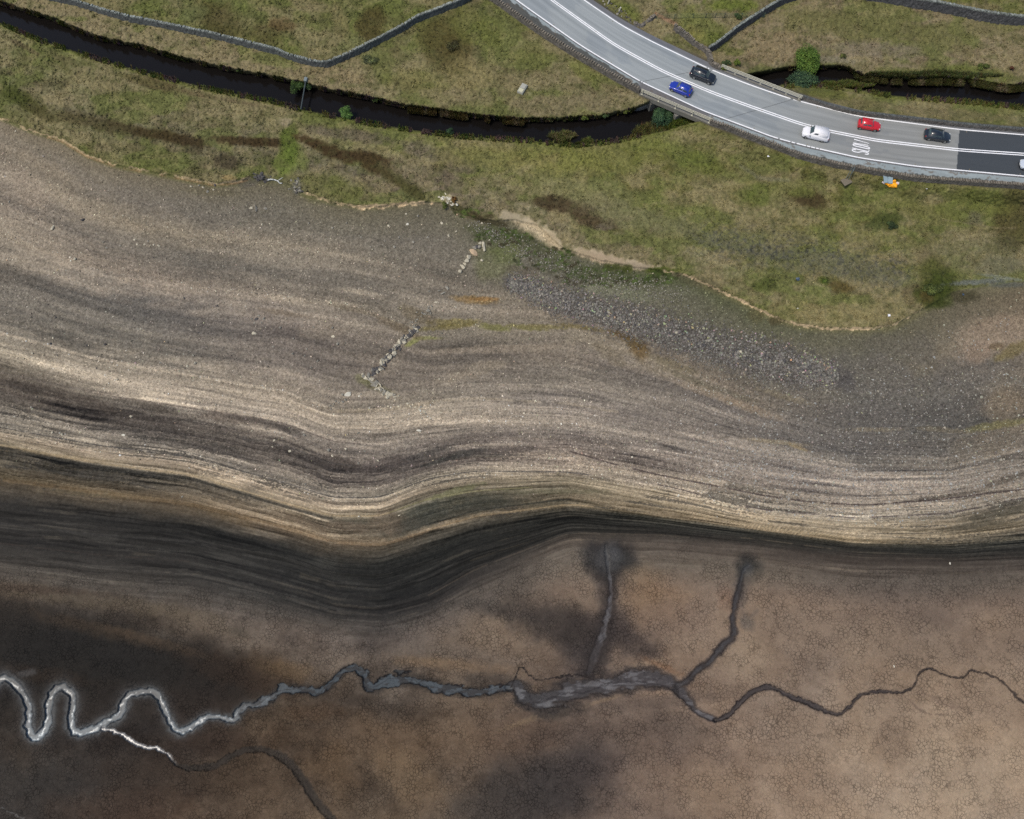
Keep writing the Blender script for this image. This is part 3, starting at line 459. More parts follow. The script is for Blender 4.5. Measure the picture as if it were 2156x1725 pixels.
# --- mud flat
mud = sm(S, 12.0, 12.7); MK[..., 2] = sm(S, 11.85, 12.5)
m1 = fbm(UU / 60, VV / 50, 120, 4) - .5; m2 = fbm(UU / 18, VV / 16, 124, 3) - .5; m3 = fbm(UU / 140, VV / 110, 128, 3) - .5
PB += (mud * m1 * 30)[..., None] * np.array([1, .95, .85]) + (mud * m2 * 14)[..., None] + (mud * m3 * 22)[..., None] * np.array([1.2, .8, .3])
for a in [
 (120,1360,230,70,12,(44,42,41),.7),(300,1390,190,50,12,(46,44,43),.75),(420,1430,140,50,14,(50,44,40),.7),(60,1300,140,28,8,(56,50,46),.5),(500,1420,120,34,16,(76,54,40),.6),(560,1400,70,26,14,(98,74,52),.45),(600,1410,70,20,10,(120,92,60),.4),
 (220,1330,160,16,14,(92,72,54),.5),(330,1352,120,12,16,(110,86,64),.45),(80,1420,120,18,10,(84,60,42),.4),(200,1265,260,18,8,(100,86,68),.5),(60,1240,140,9,4,(80,64,54),.6),(420,1310,120,24,18,(106,92,76),.45),(500,1330,24,12,20,(74,66,58),.5),
 (420,1480,120,50,0,(66,50,42),.4),(200,1490,160,50,0,(64,54,48),.45),(120,1650,200,80,0,(72,70,68),.45),(330,1640,140,60,0,(76,62,52),.45),(250,1700,160,40,0,(84,62,50),.4),(520,1650,110,60,10,(96,76,58),.4),(660,1500,60,20,0,(92,66,46),.4),(460,1560,90,30,0,(72,54,44),.45),
 (820,1560,120,60,10,(112,88,66),.5),(860,1640,110,50,30,(122,98,72),.5),(1000,1560,140,60,0,(104,84,66),.5),(960,1700,120,40,0,(104,86,70),.4),(700,1620,80,50,40,(110,84,58),.45),(1100,1560,90,60,0,(90,72,60),.4),
 (1110,1690,170,90,-20,(62,60,60),.65),(1180,1640,110,60,-40,(60,58,58),.6),(1260,1600,60,70,-50,(64,60,60),.55),(1300,1540,110,34,-10,(82,74,68),.5),(1380,1560,90,50,0,(86,76,68),.5),(1420,1520,70,30,20,(78,70,64),.5),(1020,1440,60,30,0,(60,56,54),.5),
 (1200,1545,120,22,-6,(78,68,62),.5),(960,1400,160,14,6,(126,100,74),.35),(890,1395,70,10,0,(126,102,76),.35),(1000,1380,90,20,10,(96,86,78),.4),
 (1160,1310,110,46,14,(62,58,56),.8),(1090,1290,120,20,10,(66,62,60),.6),(1220,1350,60,50,30,(56,53,52),.8),(1330,1345,70,34,24,(60,56,55),.75),(1290,1320,60,50,0,(62,58,58),.6),(1100,1260,60,30,0,(88,78,70),.4),(1230,1390,50,40,0,(70,66,66),.6),
 (1282,1184,52,46,0,(43,42,45),1),(1250,1165,26,30,0,(58,56,58),.8),(1310,1190,34,26,20,(50,50,52),.85),(1275,1240,26,50,0,(60,58,58),.7),(1290,1160,22,20,0,(84,86,94),.5),(1330,1230,34,24,10,(74,68,64),.5),
 (1380,1260,80,60,10,(128,102,74),.5),(1420,1300,80,40,0,(108,94,84),.5),(1350,1210,50,24,10,(130,106,80),.5),(1180,1235,60,26,0,(108,92,80),.5),
 (1577,1200,30,30,20,(38,40,42),1),(1562,1236,20,44,14,(58,60,62),.9),(1572,1310,14,20,-30,(70,72,72),.7),(1590,1290,14,6,-50,(80,78,76),.6),(1530,1260,20,30,0,(120,90,70),.4),(1600,1240,30,60,0,(140,120,96),.4),(1570,1380,60,60,0,(136,122,102),.4),
 (1330,1405,100,5,-14,(140,122,100),.4),(1400,1405,50,8,24,(112,84,62),.55),(1250,1425,40,8,-10,(136,112,90),.5),(1480,1450,60,26,10,(98,84,72),.55),(1640,1420,40,20,0,(108,94,80),.4),(1380,1480,140,16,-6,(80,72,66),.6),(1460,1540,60,24,20,(96,86,76),.4),
 (1130,1510,80,7,-20,(132,112,84),.4),(1300,1465,90,5,-18,(130,110,84),.4),(1180,1500,60,16,-10,(66,62,58),.7),
 (1700,1545,70,50,0,(132,116,98),.4),(1880,1560,40,60,-30,(108,94,80),.5),(1990,1480,60,8,20,(104,90,78),.6),(1960,1590,60,50,-40,(156,140,118),.5),(2060,1480,120,40,20,(126,110,94),.4),(2040,1660,160,70,-20,(154,138,116),.5),(1700,1660,80,60,0,(126,108,90),.35),(1500,1680,70,80,-20,(130,112,92),.5),
 (1640,1240,300,30,4,(108,94,84),.4),(1900,1240,220,24,2,(96,84,76),.5),(1760,1300,200,50,0,(112,99,86),.5),(2080,1250,120,50,0,(98,87,78),.5),(2080,1350,120,50,0,(118,104,90),.4),(1880,1360,140,50,0,(124,110,93),.4),
 (1800,1175,400,12,3,(78,68,62),.5),
 ]: B(*a, f=.7)
# --- channels in the mud; reflected sheen at the left is partly painted into their colour
CH = []
W2 = win(1060, 1520, 1380, 1560); u = UU[W2]; v = VV[W2]          # broad soft mud where the seeps join
d, al, sd = seg_dist(u, v, CHAN2, [x * 1.15 for x in CW2], 40, None)
dn = d + .75 * (fbm(u / 26, v / 12, 133, 4) - .5) * 2 + .25 * (fbm(u / 5, v / 5, 134, 2) - .5)
blend(W2, (1 - sm(dn, .9, 1.9)) * .75, (56, 55, 57)); cz = 1 - sm(dn, .55, .95); blend(W2, cz * .85, (64, 66, 72))
pale = cz * sm(fbm(u / 34, v / 10, 135, 3), .48, .6); blend(W2, pale * .6, (92, 97, 105)); WET[W2] = np.maximum(WET[W2], cz * .25 + pale * .35); MK[W2][..., 2] *= 1 - cz * sm(fbm(u / 20, v / 14, 136, 2), .3, .5)
CH.append((W2, dn, .28))
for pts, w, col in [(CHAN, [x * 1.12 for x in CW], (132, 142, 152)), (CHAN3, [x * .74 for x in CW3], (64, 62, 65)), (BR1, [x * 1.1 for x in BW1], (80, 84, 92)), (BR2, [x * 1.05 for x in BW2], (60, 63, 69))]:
    wwin = win(-320, 2520, 1120, 1640); u = UU[wwin]; v = VV[wwin]; main = w is not CW3 and pts is CHAN
    uj = u + 9 * (fbm(u / 9, v / 9, 137, 3) - .5) * (1.0 if main else .8); vj = v + 9 * (fbm(u / 9 + 50, v / 9, 137, 3) - .5) * (1.0 if main else .8)
    d, al, sd = seg_dist(uj, vj, pts, w, 34); dn = d * (1 + (.5 + (1.5 * sm(al, .66, .75) if main else 0)) * (fbm(u / 22, v / 14, 138, 3) - .5))
    lft = (1 - sm(al, .62, .80)) if main else 0 * al
    soft = pts in (BR1, BR2) or (not main and False) or (isinstance(w, list) and not main and pts is not CHAN3)
    if soft:
        blend(wwin, (1 - sm(dn * (1 + .6 * (fbm(u / 16, v / 16, 146, 3) - .5)), .8, 2.6 if pts is BR2 else 4.2)) * (.85 if pts is BR2 else .7), (50, 49, 51)); core = (1 - sm(dn, .35, 1.15)) * (1 - .75 * sm(al, .7, 1) * (pts is BR1)) * (.55 + .45 * sm(fbm(u / 9, v / 14, 147, 2), .35, .55)); blend(wwin, core * .8, col)
    else:
        blend(wwin, (1 - sm(d, 1.0, 2.3)) * (.45 if main else .35), (50, 48, 48))
        core = 1 - sm(dn, .80, 1.0); cc_ = np.array(col) - (np.array([60, 58, 56]) * (1 - lft)[..., None] if main else 0)
        PB[wwin] = PB[wwin] * (1 - core[..., None] * .93) + cc_ * core[..., None] * .93
    if main:
        dk = core * sm(al, .62, .74) * sm(fbm(u / 16, v / 8, 144, 3), .46, .56); blend(wwin, dk * .75, (58, 58, 62))
        hl = (1 - sm(d, .9, 2.6)) * lft; blend(wwin, hl * .55, (86, 100, 112)); WET[wwin] = np.maximum(WET[wwin], np.maximum(hl * .55, .30 * lft * (1 - sm(d, 1, 4.6))))  # bluish sheen beside the left reach, painted into the colour as well as the gloss
        wh = (1 - sm(np.abs(d * sd + .45 * np.sin(al * 60)), .10, .5)) * core * lft * sm(fbm(u / 6, v / 6, 139, 3), .42, .56); blend(wwin, wh * .7, (186, 204, 220)); WET[wwin] = np.maximum(WET[wwin], wh * .95)  # broken white highlights painted along the left reach
    rim = sm(dn, .80, .93) * (1 - sm(dn, 1.0, 1.25)) * sm(fbm(u / 11, v / 11, 141, 2), .3, .5); blend(wwin, rim * (.95 if not soft else .3) * (1 - .4 * lft), (36, 34, 38))
    rill = (1 - sm(np.abs(d * sd + .5 * np.sin(al * 70)), .05, .20)) * core; blend(wwin, rill * (.6 if not main else .35), (44, 44, 50))
    WET[wwin] = np.maximum(WET[wwin], core * ((.30 + .36 * lft) if main else .42)); MK[wwin][..., 2] *= 1 - core
    CH.append((wwin, dn, .30 if main else (.12 if soft else .35)))
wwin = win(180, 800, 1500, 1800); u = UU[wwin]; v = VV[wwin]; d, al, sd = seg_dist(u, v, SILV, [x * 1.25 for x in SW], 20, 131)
core = 1 - sm(d, .6, 1.2); shine = 1 - sm(al, .30, .42); blend(wwin, core * .6 * (1 - shine), (58, 56, 56)); blend(wwin, core * shine, (120, 122, 128))  # upper reach painted paler grey to carry its silver shine
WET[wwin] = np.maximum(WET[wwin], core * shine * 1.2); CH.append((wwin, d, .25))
for p, w, c, a in [([(60, 1416), (100, 1412), (148, 1425)], 6, (104, 104, 112), .0), ([(1140, 1462), (1165, 1455), (1200, 1440), (1100, 1410), (1092, 1406)], 2, (46, 46, 52), .0),
   ([(1076, 1448), (1090, 1418), (1097, 1405), (1112, 1418), (1135, 1433), (1160, 1428), (1215, 1422), (1260, 1435), (1300, 1440)], 3.2, (40, 38, 40), .85),
   ([(1105, 1450), (1122, 1478), (1150, 1474), (1190, 1460), (1235, 1458), (1265, 1445), (1330, 1436), (1400, 1446), (1430, 1460)], 3, (48, 48, 54), .8),
   ([(1900, 1462), (1925, 1485), (1945, 1500), (1990, 1505)], 3, (92, 80, 70), .6), ([(0, 1700), (40, 1720), (90, 1750)], 2.5, (100, 100, 102), .6), ([(1068, 1270), (1075, 1290)], 2, (60, 54, 50), .8),
   ([(97, 1479), (160, 1462)], 1.6, (90, 84, 80), .5), ([(400, 1542), (500, 1520), (515, 1545)], 1.6, (96, 84, 74), .4)]:
    line(p, w, c, a, nz=.5, sp=True)
wq, mq = blob(55, 1418, 26, 10, -10, (84, 88, 98), .35); WET[wq] = np.maximum(WET[wq], mq)
# wet halo where the seeps enter
for x, y, r in [(1280, 1180, 44), (1575, 1200, 20)]:
    w = win(x - 60, x + 60, y - 60, y + 60); WET[w] = np.maximum(WET[w], .5 * (1 - sm(np.hypot(UU[w] - x, VV[w] - y) / r, .3, 1)))
# --- stream banks, bed and road verges
jn = SN(UU); jsu = SS(UU)
bed = sm(VV - jn, -1, 2) * (1 - sm(VV - jsu, -2, 2)); blend((slice(None), slice(None)), bed * .97, (30, 27, 24)); MK[..., 0] *= 1 - bed
lip = (1 - sm(np.abs(VV - jn + 3 - 6 * n3), 2, 6)) * .6; blend((slice(None), slice(None)), lip, (58, 54, 34))
lip = (1 - sm(np.abs(VV - jsu - 4 - 8 * n3), 1, 5)) * .5; blend((slice(None), slice(None)), lip, (84, 92, 40))
pl = sm(VV - RN(UU), -4, 2) * (1 - sm(VV - RS(UU), -2, 6)) * sm(UU, 380, 420) * (1 - bed); blend((slice(None), slice(None)), pl * .8, (84, 80, 72)); MK[..., 0] *= 1 - pl
line([(1381, 29), (1422, 51)], 8, (132, 104, 88), .8); line([(1270, 0), (1330, 45), (1400, 92), (1480, 125)], 12, (104, 96, 78), .4)
line([(1560, 350), (1585, 365), (1600, 375), (1660, 380)], 8, (106, 106, 90), .5, gap=.35)
line([(1985, 500), (2080, 515), (2140, 530), (2145, 480), (2090, 452)], 5, (120, 112, 92), .0)
line([(1990, 487), (2030, 490), (2080, 502), (2125, 506), (2140, 480), (2130, 462), (2090, 448)], 5, (122, 112, 92), .0)
line([(1985, 463), (2050, 472), (2095, 480), (2138, 480)], 4, (122, 112, 94), .4, gap=.3)
# --- heights
Z = zfun(UU, VV)
for wwin, d, dep in CH:
    Z[wwin] -= dep * (1 - sm(d, .70, 1.1))
g0 = MK[..., 0]; g1 = MK[..., 1]
Z += STEPZ
Z += g0 * ((vn(UU / 2.4, VV / 2.2, 140) - .5) * .22 + (vn(UU / 6, VV / 5, 141) - .5) * .22) + g1 * (vn(UU / 2.1, VV / 2.1, 142) - .5) * .10 + (1 - g0) * sm(S, 11, 12) * (vn(UU / 14, VV / 10, 143) - .5) * .06
X, Y = P(UU, VV, Z)
verts = np.stack([X, Y, Z], -1).reshape(-1, 3)
nv, nu = UU.shape; idx = np.arange(nv * nu).reshape(nv, nu)
faces = np.stack([idx[1:, :-1], idx[1:, 1:], idx[:-1, 1:], idx[:-1, :-1]], -1).reshape(-1, 4)
shz = sm(S, 4.1, 4.5) * (1 - sm(S, 10.6, 11.2)); PB *= 1 + ((.09 + .08 * sm(S, 6.8, 7.4)) * shz)[..., None]
gn = (vn(UU / 2.0, VV / 1.9, 68) - .5) * 16 + (fbm(UU / 5, VV / 4.5, 69, 3) - .5) * 26; PB += (gn * sm(S, 4.1, 4.5) * (1 - .65 * sm(S, 11, 11.5)))[..., None]
lum_ = PB.mean(axis=2, keepdims=True); neutral = lum_ * np.array([1.045, 1.0, .955]); ds_ = (.28 * shz + .42 * sm(S, 10.8, 11.4) * (1 - sm(S, 12.3, 13)) + .20 * sm(S, 12.3, 13))[..., None]; PB = PB * (1 - ds_) + neutral * ds_
PB += (gr * MK[..., 0])[..., None] * np.array([11, 10, 5.])
PB += (sm(S, 12.4, 13) * sm(UU, 800, 1400))[..., None] * np.array([11, 6, 5.]); PB += (sm(S, 12.4, 13) * (1 - sm(UU, 300, 900)))[..., None] * np.array([0, 0, 0.])
bk = sm(S, 11.05, 11.2) * (1 - sm(S, 11.9, 12.4)); PB -= bk[..., None] * np.array([13, 12.5, 11.5]); tn = sm(r3 + .3 * r2, .30, .42) * sC * brk; PB += tn[..., None] * np.array([24, 21, 16.]) * .6; lfd = (1 - sm(UU, 420, 700)) * sm(S, 12.9, 13.3) * (1 - sm(VV, 1440, 1560)); PB = PB * (1 - .4 * lfd[..., None]) + lfd[..., None] * .4 * np.array([40, 38, 37.])
lm = PB.mean(axis=2); dkm = sm(S, 12.3, 12.8) * (1 - sm(lm, 60, 92)); PB *= 1 - .16 * dkm[..., None]
PB = np.clip(PB, 20, 235)
lin = srgb(PB) / GAIN
colA = np.concatenate([lin, WET[..., None]], -1).reshape(-1, 4); mskA = MK.reshape(-1, 4)
gm = bpy.data.materials.new('shore_ground'); gm.use_nodes = True; N = gm.node_tree.nodes; Lk = gm.node_tree.links; bs = N['Principled BSDF']
def nd(t, **k):
    n = N.new(t)
    for a, b in k.items():
        if a in n.inputs: n.inputs[a].default_value = b
        else: setattr(n, a, b)
    return n
def mth(op, a, b=None, clamp=False):
    n = N.new('ShaderNodeMath'); n.operation = op; n.use_clamp = clamp
    for i, x in enumerate((a, b)):
        if x is None: continue
        if isinstance(x, (int, float)): n.inputs[i].default_value = x
        else: Lk.new(x, n.inputs[i])
    return n.outputs[0]
def rg(x, a, b, c, d):
    n = N.new('ShaderNodeMapRange'); Lk.new(x, n.inputs['Value']); n.inputs['From Min'].default_value = a; n.inputs['From Max'].default_value = b; n.inputs['To Min'].default_value = c; n.inputs['To Max'].default_value = d; return n.outputs[0]
aC = nd('ShaderNodeAttribute', attribute_name='paint'); aM = nd('ShaderNodeAttribute', attribute_name='zone')
sp = nd('ShaderNodeSeparateColor'); Lk.new(aM.outputs['Color'], sp.inputs[0]); gR, gS, gC = sp.outputs[0], sp.outputs[1], sp.outputs[2]; wet = aC.outputs['Alpha']
tc = nd('ShaderNodeTexCoord'); obc = tc.outputs['Object']
def noise(sc, det=3, rough=.6):
    n = nd('ShaderNodeTexNoise', Scale=sc, Detail=det, Roughness=rough); Lk.new(obc, n.inputs['Vector']); return n
nA = noise(1.6, 5, .65); nB = noise(5.5, 3, .7); nC = noise(.45, 4, .6)
# distorted coordinates for the cracks
sc1 = nd('ShaderNodeVectorMath', operation='SCALE'); Lk.new(nA.outputs['Color'], sc1.inputs[0]); sc1.inputs['Scale'].default_value = .35
ad = nd('ShaderNodeVectorMath', operation='ADD'); Lk.new(obc, ad.inputs[0]); Lk.new(sc1.outputs[0], ad.inputs[1])
def flat(vec):
    m = nd('ShaderNodeVectorMath', operation='MULTIPLY'); Lk.new(vec, m.inputs[0]); m.inputs[1].default_value = (1, 1, 0); return m.outputs[0]
vc = nd('ShaderNodeTexVoronoi', feature='DISTANCE_TO_EDGE', Scale=1.95); vc.inputs['Randomness'].default_value = .9; Lk.new(flat(ad.outputs[0]), vc.inputs['Vector'])
vcol = nd('ShaderNodeTexVoronoi', feature='F1', Scale=1.95); vcol.inputs['Randomness'].default_value = .9; Lk.new(flat(ad.outputs[0]), vcol.inputs['Vector'])
crk = rg(vc.outputs['Distance'], .0, .10, 1, 0)
cst = mth('MULTIPLY', crk, rg(nC.outputs['Fac'], .40, .60, .12, 1.0)); cst = mth('MULTIPLY', cst, gC)
# stones: cells with their own brightness
vs = nd('ShaderNodeTexVoronoi', feature='F1', Scale=4.2); Lk.new(flat(obc), vs.inputs['Vector']); vs2 = nd('ShaderNodeTexVoronoi', feature='F1', Scale=8.5); Lk.new(flat(obc), vs2.inputs['Vector'])
s1 = nd('ShaderNodeSeparateColor'); Lk.new(vs.outputs['Color'], s1.inputs[0]); s2 = nd('ShaderNodeSeparateColor'); Lk.new(vs2.outputs['Color'], s2.inputs[0]); s3 = nd('ShaderNodeSeparateColor'); Lk.new(vcol.outputs['Color'], s3.inputs[0])
stv = mth('ADD', mth('MULTIPLY', mth('SUBTRACT', s1.outputs[0], .5), .46), mth('MULTIPLY', mth('SUBTRACT', s2.outputs[0], .5), .46))
brt = rg(s1.outputs[1], .90, 1.0, 0, .75); stv = mth('ADD', stv, mth('MULTIPLY', brt, rg(nC.outputs['Fac'], .45, .62, .2, 1.0)))
grv = mth('ADD', mth('MULTIPLY', mth('SUBTRACT', nA.outputs['Fac'], .5), 1.5), mth('MULTIPLY', mth('SUBTRACT', nB.outputs['Fac'], .5), 1.3))
mdv = mth('ADD', mth('MULTIPLY', mth('SUBTRACT', nB.outputs['Fac'], .5), .45), mth('MULTIPLY', mth('SUBTRACT', s3.outputs[0], .5), .12))
rest = mth('SUBTRACT', mth('SUBTRACT', 1.0, gR), gS, True)
k = mth('ADD', mth('MULTIPLY', stv, gS), mth('MULTIPLY', grv, gR)); k = mth('ADD', k, mth('MULTIPLY', mdv, rest)); k = mth('ADD', k, mth('ADD', 1.0, mth('MULTIPLY', gC, .16)))
k = mth('MULTIPLY', k, mth('SUBTRACT', 1.0, mth('MULTIPLY', cst, .56)))
k = mth('MAXIMUM', k, .25)
fin = nd('ShaderNodeVectorMath', operation='SCALE'); Lk.new(aC.outputs['Color'], fin.inputs[0]); Lk.new(k, fin.inputs['Scale'])
# slight hue drift
hue = nd('ShaderNodeMix', data_type='RGBA', blend_type='SOFT_LIGHT'); hue.inputs[0].default_value = .12; Lk.new(fin.outputs[0], hue.inputs[6]); Lk.new(nB.outputs['Color'], hue.inputs[7])
Lk.new(hue.outputs[2], bs.inputs['Base Color'])
Lk.new(rg(wet, 0, 1, .92, .30), bs.inputs['Roughness']); Lk.new(rg(wet, 0, 1, .12, .62), bs.inputs['Specular IOR Level'])
hgt = mth('SUBTRACT', mth('ADD', mth('MULTIPLY', nB.outputs['Fac'], .6), mth('MULTIPLY', nA.outputs['Fac'], .5)), mth('MULTIPLY', cst, .9))
bp = nd('ShaderNodeBump', Strength=.55, Distance=.10); Lk.new(rg(wet, 0, 1, .55, .16), bp.inputs['Strength']); Lk.new(hgt, bp.inputs['Height']); Lk.new(bp.outputs[0], bs.inputs['Normal'])
ground = mesh_np('ground', verts, faces, gm, smooth=True, cols={'paint': colA, 'zone': mskA}); tag(ground, kind='structure', label='exposed reservoir bed, shore and grassy banks', cat='ground')
from_grid = (U1, V1, PB, Z)
def paint_at(u, v):
    i = np.clip(np.searchsorted(V1, v), 0, nv - 1); j = np.clip(np.searchsorted(U1, u), 0, nu - 1); return PB[i, j], Z[i, j], MK[i, j]
# ================================================================ WATER
def strip_mesh(name, us, f, g, z, m, n=1, cols=None, **k):
    t = np.linspace(0, 1, n + 1); Ug = np.repeat(us[:, None], n + 1, 1); Vg = f(us)[:, None] * (1 - t) + g(us)[:, None] * t
    zz = z(Ug, Vg) if callable(z) else np.full(Ug.shape, float(z))
    x, y = P(Ug, Vg, zz); vs = np.stack([x, y, zz], -1).reshape(-1, 3)
    i = np.arange(Ug.size).reshape(Ug.shape); fc = np.stack([i[:-1, 1:], i[1:, 1:], i[1:, :-1], i[:-1, :-1]], -1).reshape(-1, 4)
    c = None if cols is None else {'paint': cols(Ug, Vg, t).reshape(-1, 4)}
    return mesh_np(name, vs, fc, m, cols=c, **k)
wm = bpy.data.materials.new('peaty_water'); wm.use_nodes = True; n_ = wm.node_tree.nodes; l_ = wm.node_tree.links; b_ = n_['Principled BSDF']
b_.inputs['Base Color'].default_value = (.0075, .0065, .006, 1); b_.inputs['Roughness'].default_value = .12; b_.inputs['IOR'].default_value = 1.33; b_.inputs['Specular IOR Level'].default_value = .32
t_ = n_.new('ShaderNodeTexNoise'); t_.inputs['Scale'].default_value = 2.2; t_.inputs['Detail'].default_value = 3; c_ = n_.new('ShaderNodeTexCoord'); l_.new(c_.outputs['Object'], t_.inputs['Vector'])
q_ = n_.new('ShaderNodeBump'); q_.inputs['Strength'].default_value = .12; q_.inputs['Distance'].default_value = .05; l_.new(t_.outputs['Fac'], q_.inputs['Height']); l_.new(q_.outputs[0], b_.inputs['Normal'])
wat = strip_mesh('water', np.arange(-700, 2900, 6.0), lambda u: SN(u) - 12, lambda u: SS(u) + 6, -2.75, wm)
tag(wat, kind='structure')
# ================================================================ ROAD
EN = curve([(500, -560), (900, -258), (1229, 0), (1309, 54), (1373, 88), (1497, 147), (1579, 179), (1628, 196), (1667, 209), (1807, 245), (2021, 273), (2155, 284), (2500, 308), (3200, 350)], 14)
ES = curve([(400, -560), (900, -150), (1087, 0), (1223, 96), (1347, 171), (1480, 233), (1579, 270), (1628, 289), (1700, 308), (1807, 332), (1927, 350), (2155, 371), (2500, 398), (3200, 440)], 14)
EC = curve([(450, -560), (900, -205), (1162, 0), (1293, 94), (1395, 150), (1494, 193), (1579, 224), (1614, 236), (1686, 261), (1745, 276), (1847, 296), (2021, 316), (2155, 325), (2500, 349), (3200, 392)], 14)
WS = curve([(300, -580), (400, -500), (760, -218), (900, -105), (1052, 3), (1159, 78), (1240, 126), (1320, 174), (1349, 190), (1494, 254), (1540, 268), (1579, 284), (1628, 302), (1686, 325), (1807, 352), (1927, 372), (2155, 389), (2500, 412), (3200, 455)], 8)
roadm = mat('worn_asphalt', attr='paint', rough=.85, noise=.09, nscale=9, bump=.15)
def road_cols(Ug, Vg, t):
    c = np.zeros(Ug.shape + (4,)); c[..., 3] = 1
    fr = sm(Ug, 1450, 1900)[..., None]; base = np.array([160, 167, 174.]) * (1 - fr) + np.array([150, 152, 154.]) * fr
    base = base + 9 * (fbm(Ug / 120, t[None, :] * 40, 200, 3) - .5)[..., None] * 2
    la = (Vg - EN(Ug)) / (ES(Ug) - EN(Ug))           # wheel tracks: darker worn bands in each lane
    for q, w in ((.10, .035), (.26, .05), (.40, .04), (.62, .04), (.78, .05), (.91, .03)):
        base = base - 9 * np.exp(-((la - q) / w) ** 2)[..., None] * (.5 + fbm(Ug / 90, Ug * 0 + q * 30, 205, 2))[..., None]
    sh = sm(EN(Ug) - Vg, 1, 3)[..., None]; base = base * (1 - sh) + np.array([112, 114, 122.]) * sh
    sh = sm(Vg - ES(Ug), 1, 2.5)[..., None]; base = base * (1 - sh) + np.array([104, 104, 108.]) * sh
    pt = sm(fbm(Ug / 60, la * 3, 230, 4), .56, .66)[..., None]; base = base - pt * np.array([9, 8, 6.]); sk = sm(fbm(Ug / 140, la * 26, 233, 2), .62, .72)[..., None]; base = base - sk * 7
    nw = (Ug > 2020 - (Vg - 275) * .07) & (la > 0) & (la < 1); base[nw] = np.array([66, 72, 80.]) + 4 * (fbm(Ug[nw] / 60, la[nw] * 20, 207, 2) - .5)[..., None]
    c[..., :3] = srgb(np.clip(base, 20, 230)) / GAIN; return c
us = np.concatenate([np.arange(420, 1040, 8.0), np.arange(1040, 2260, 1.5), np.arange(2262, 3100, 8.0)])
road = strip_mesh('road', us, lambda u: EN(u) - 13, lambda u: ES(u) + 5, 0.0, roadm, n=40, cols=road_cols); tag(road, kind='structure')
# pavement strip between the carriageway and the south parapet: pale, with dirt and weeds along the wall
pavm = mat('concrete_edge', attr='paint', rough=.9, noise=.1, nscale=5)
def pav_cols(Ug, Vg, t):
    c = np.zeros(Ug.shape + (4,)); c[..., 3] = 1; tt = np.repeat(t[None, :], Ug.shape[0], 0)
    pale = np.array([152, 163, 170.]) + 14 * (fbm(Ug / 18, tt * 4, 210, 3) - .5)[..., None] * 2; dirt = np.array([84, 86, 86.]) + 20 * (fbm(Ug / 5, tt * 9, 213, 2) - .5)[..., None]
    lim = .62 - .42 * (1 - sm(Ug, 1180, 1600)) + .5 * (fbm(Ug / 9, tt * .7, 216, 3) - .5)
    m = sm(tt, lim - .02, lim + .02)[..., None]; base = pale * (1 - m) + dirt * m
    br = (sm(Ug, 1340, 1352) * (1 - sm(Ug, 1490, 1498)))[..., None]; base = base * (1 - br) + np.array([112, 111, 116.]) * br
    sp = (sm(fbm(Ug / 10, tt * 3, 220, 3), .66, .72) * .5)[..., None]; base = base * (1 - sp) + np.array([98, 82, 70.]) * sp
    c[..., :3] = srgb(np.clip(base, 20, 230)) / GAIN; return c
us2 = us[(us < 2900)]
pav = strip_mesh('pavement', us2, lambda u: ES(u) + 4.2, lambda u: WS(u) + 3 + 0 * u, 0.08, pavm, n=14, cols=pav_cols); tag(pav, kind='structure')
kerb = strip_mesh('kerb', us2, lambda u: ES(u) + 3.6, lambda u: ES(u) + 4.3, lambda U_, V_: np.where(V_ - ES(U_) > 3.95, .082, .008), mat('kerb_concrete', pc(120, 122, 126), .9)); tag(kerb, kind='structure')
# ---- painted markings, each a thin sheet on the asphalt
paint = mat('road_paint', (.86, .87, .88), .7, noise=.12, nscale=1.6)
def ribbon(bm, uvs, w, z, w2=None):
    pts = [PV(u, v, z) for u, v in uvs]; L = []; R = []
    for i, p in enumerate(pts):
        a = pts[max(i - 1, 0)]; b = pts[min(i + 1, len(pts) - 1)]; d = (b - a).normalized(); nrm = Vector((-d.y, d.x, 0)) * w / 2
        L.append(bm.verts.new(p + nrm)); R.append(bm.verts.new(p - nrm))
    for i in range(len(pts) - 1): bm.faces.new((L[i], R[i], R[i + 1], L[i + 1]))
bm = bmesh.new()
def fl(f, a, b, dv=0.0, w=.20, st=7.0):
    n = max(2, int(abs(b - a) / st) + 1); ribbon(bm, [(u, float(f(u)) + dv) for u in np.linspace(a, b, n)], w, .005)
for a, b in [(430, 1347), (1350, 1352.5), (1354, 1638), (1642, 1664), (1667, 1674), (1677.5, 1697), (1699, 1706), (1708, 1716), (1718, 1724), (1726, 3000)]: fl(ES, a, b)
for a, b in [(480, 1487.5), (1490.5, 1493), (1500.5, 1598), (1598, 1664), (1670.5, 3000)]: fl(EN, a, b)
for dv in (-2.1, 2.1): fl(EC, 440, 3000, dv, .18)
mk = bm_obj('road_marking', bm, paint); tag(mk, kind='structure', label='white edge lines and double centre line painted along the road', cat='road marking')
bm = bmesh.new()
A0, A1, B0, B1 = np.array([1829.5, 327.]), np.array([1832.5, 301.]), np.array([1792.5, 318.5]), np.array([1798.5, 293.5])
def LT(s, t): q = (A0 * (1 - s) + A1 * s) * (1 - t) + (B0 * (1 - s) + B1 * s) * t; return (q[0], q[1])
def arc(cs, ct, rs, rt, a0, a1, n=10): return [(cs + rs * math.cos(math.radians(a)), ct + rt * math.sin(math.radians(a))) for a in np.linspace(a0, a1, n)]
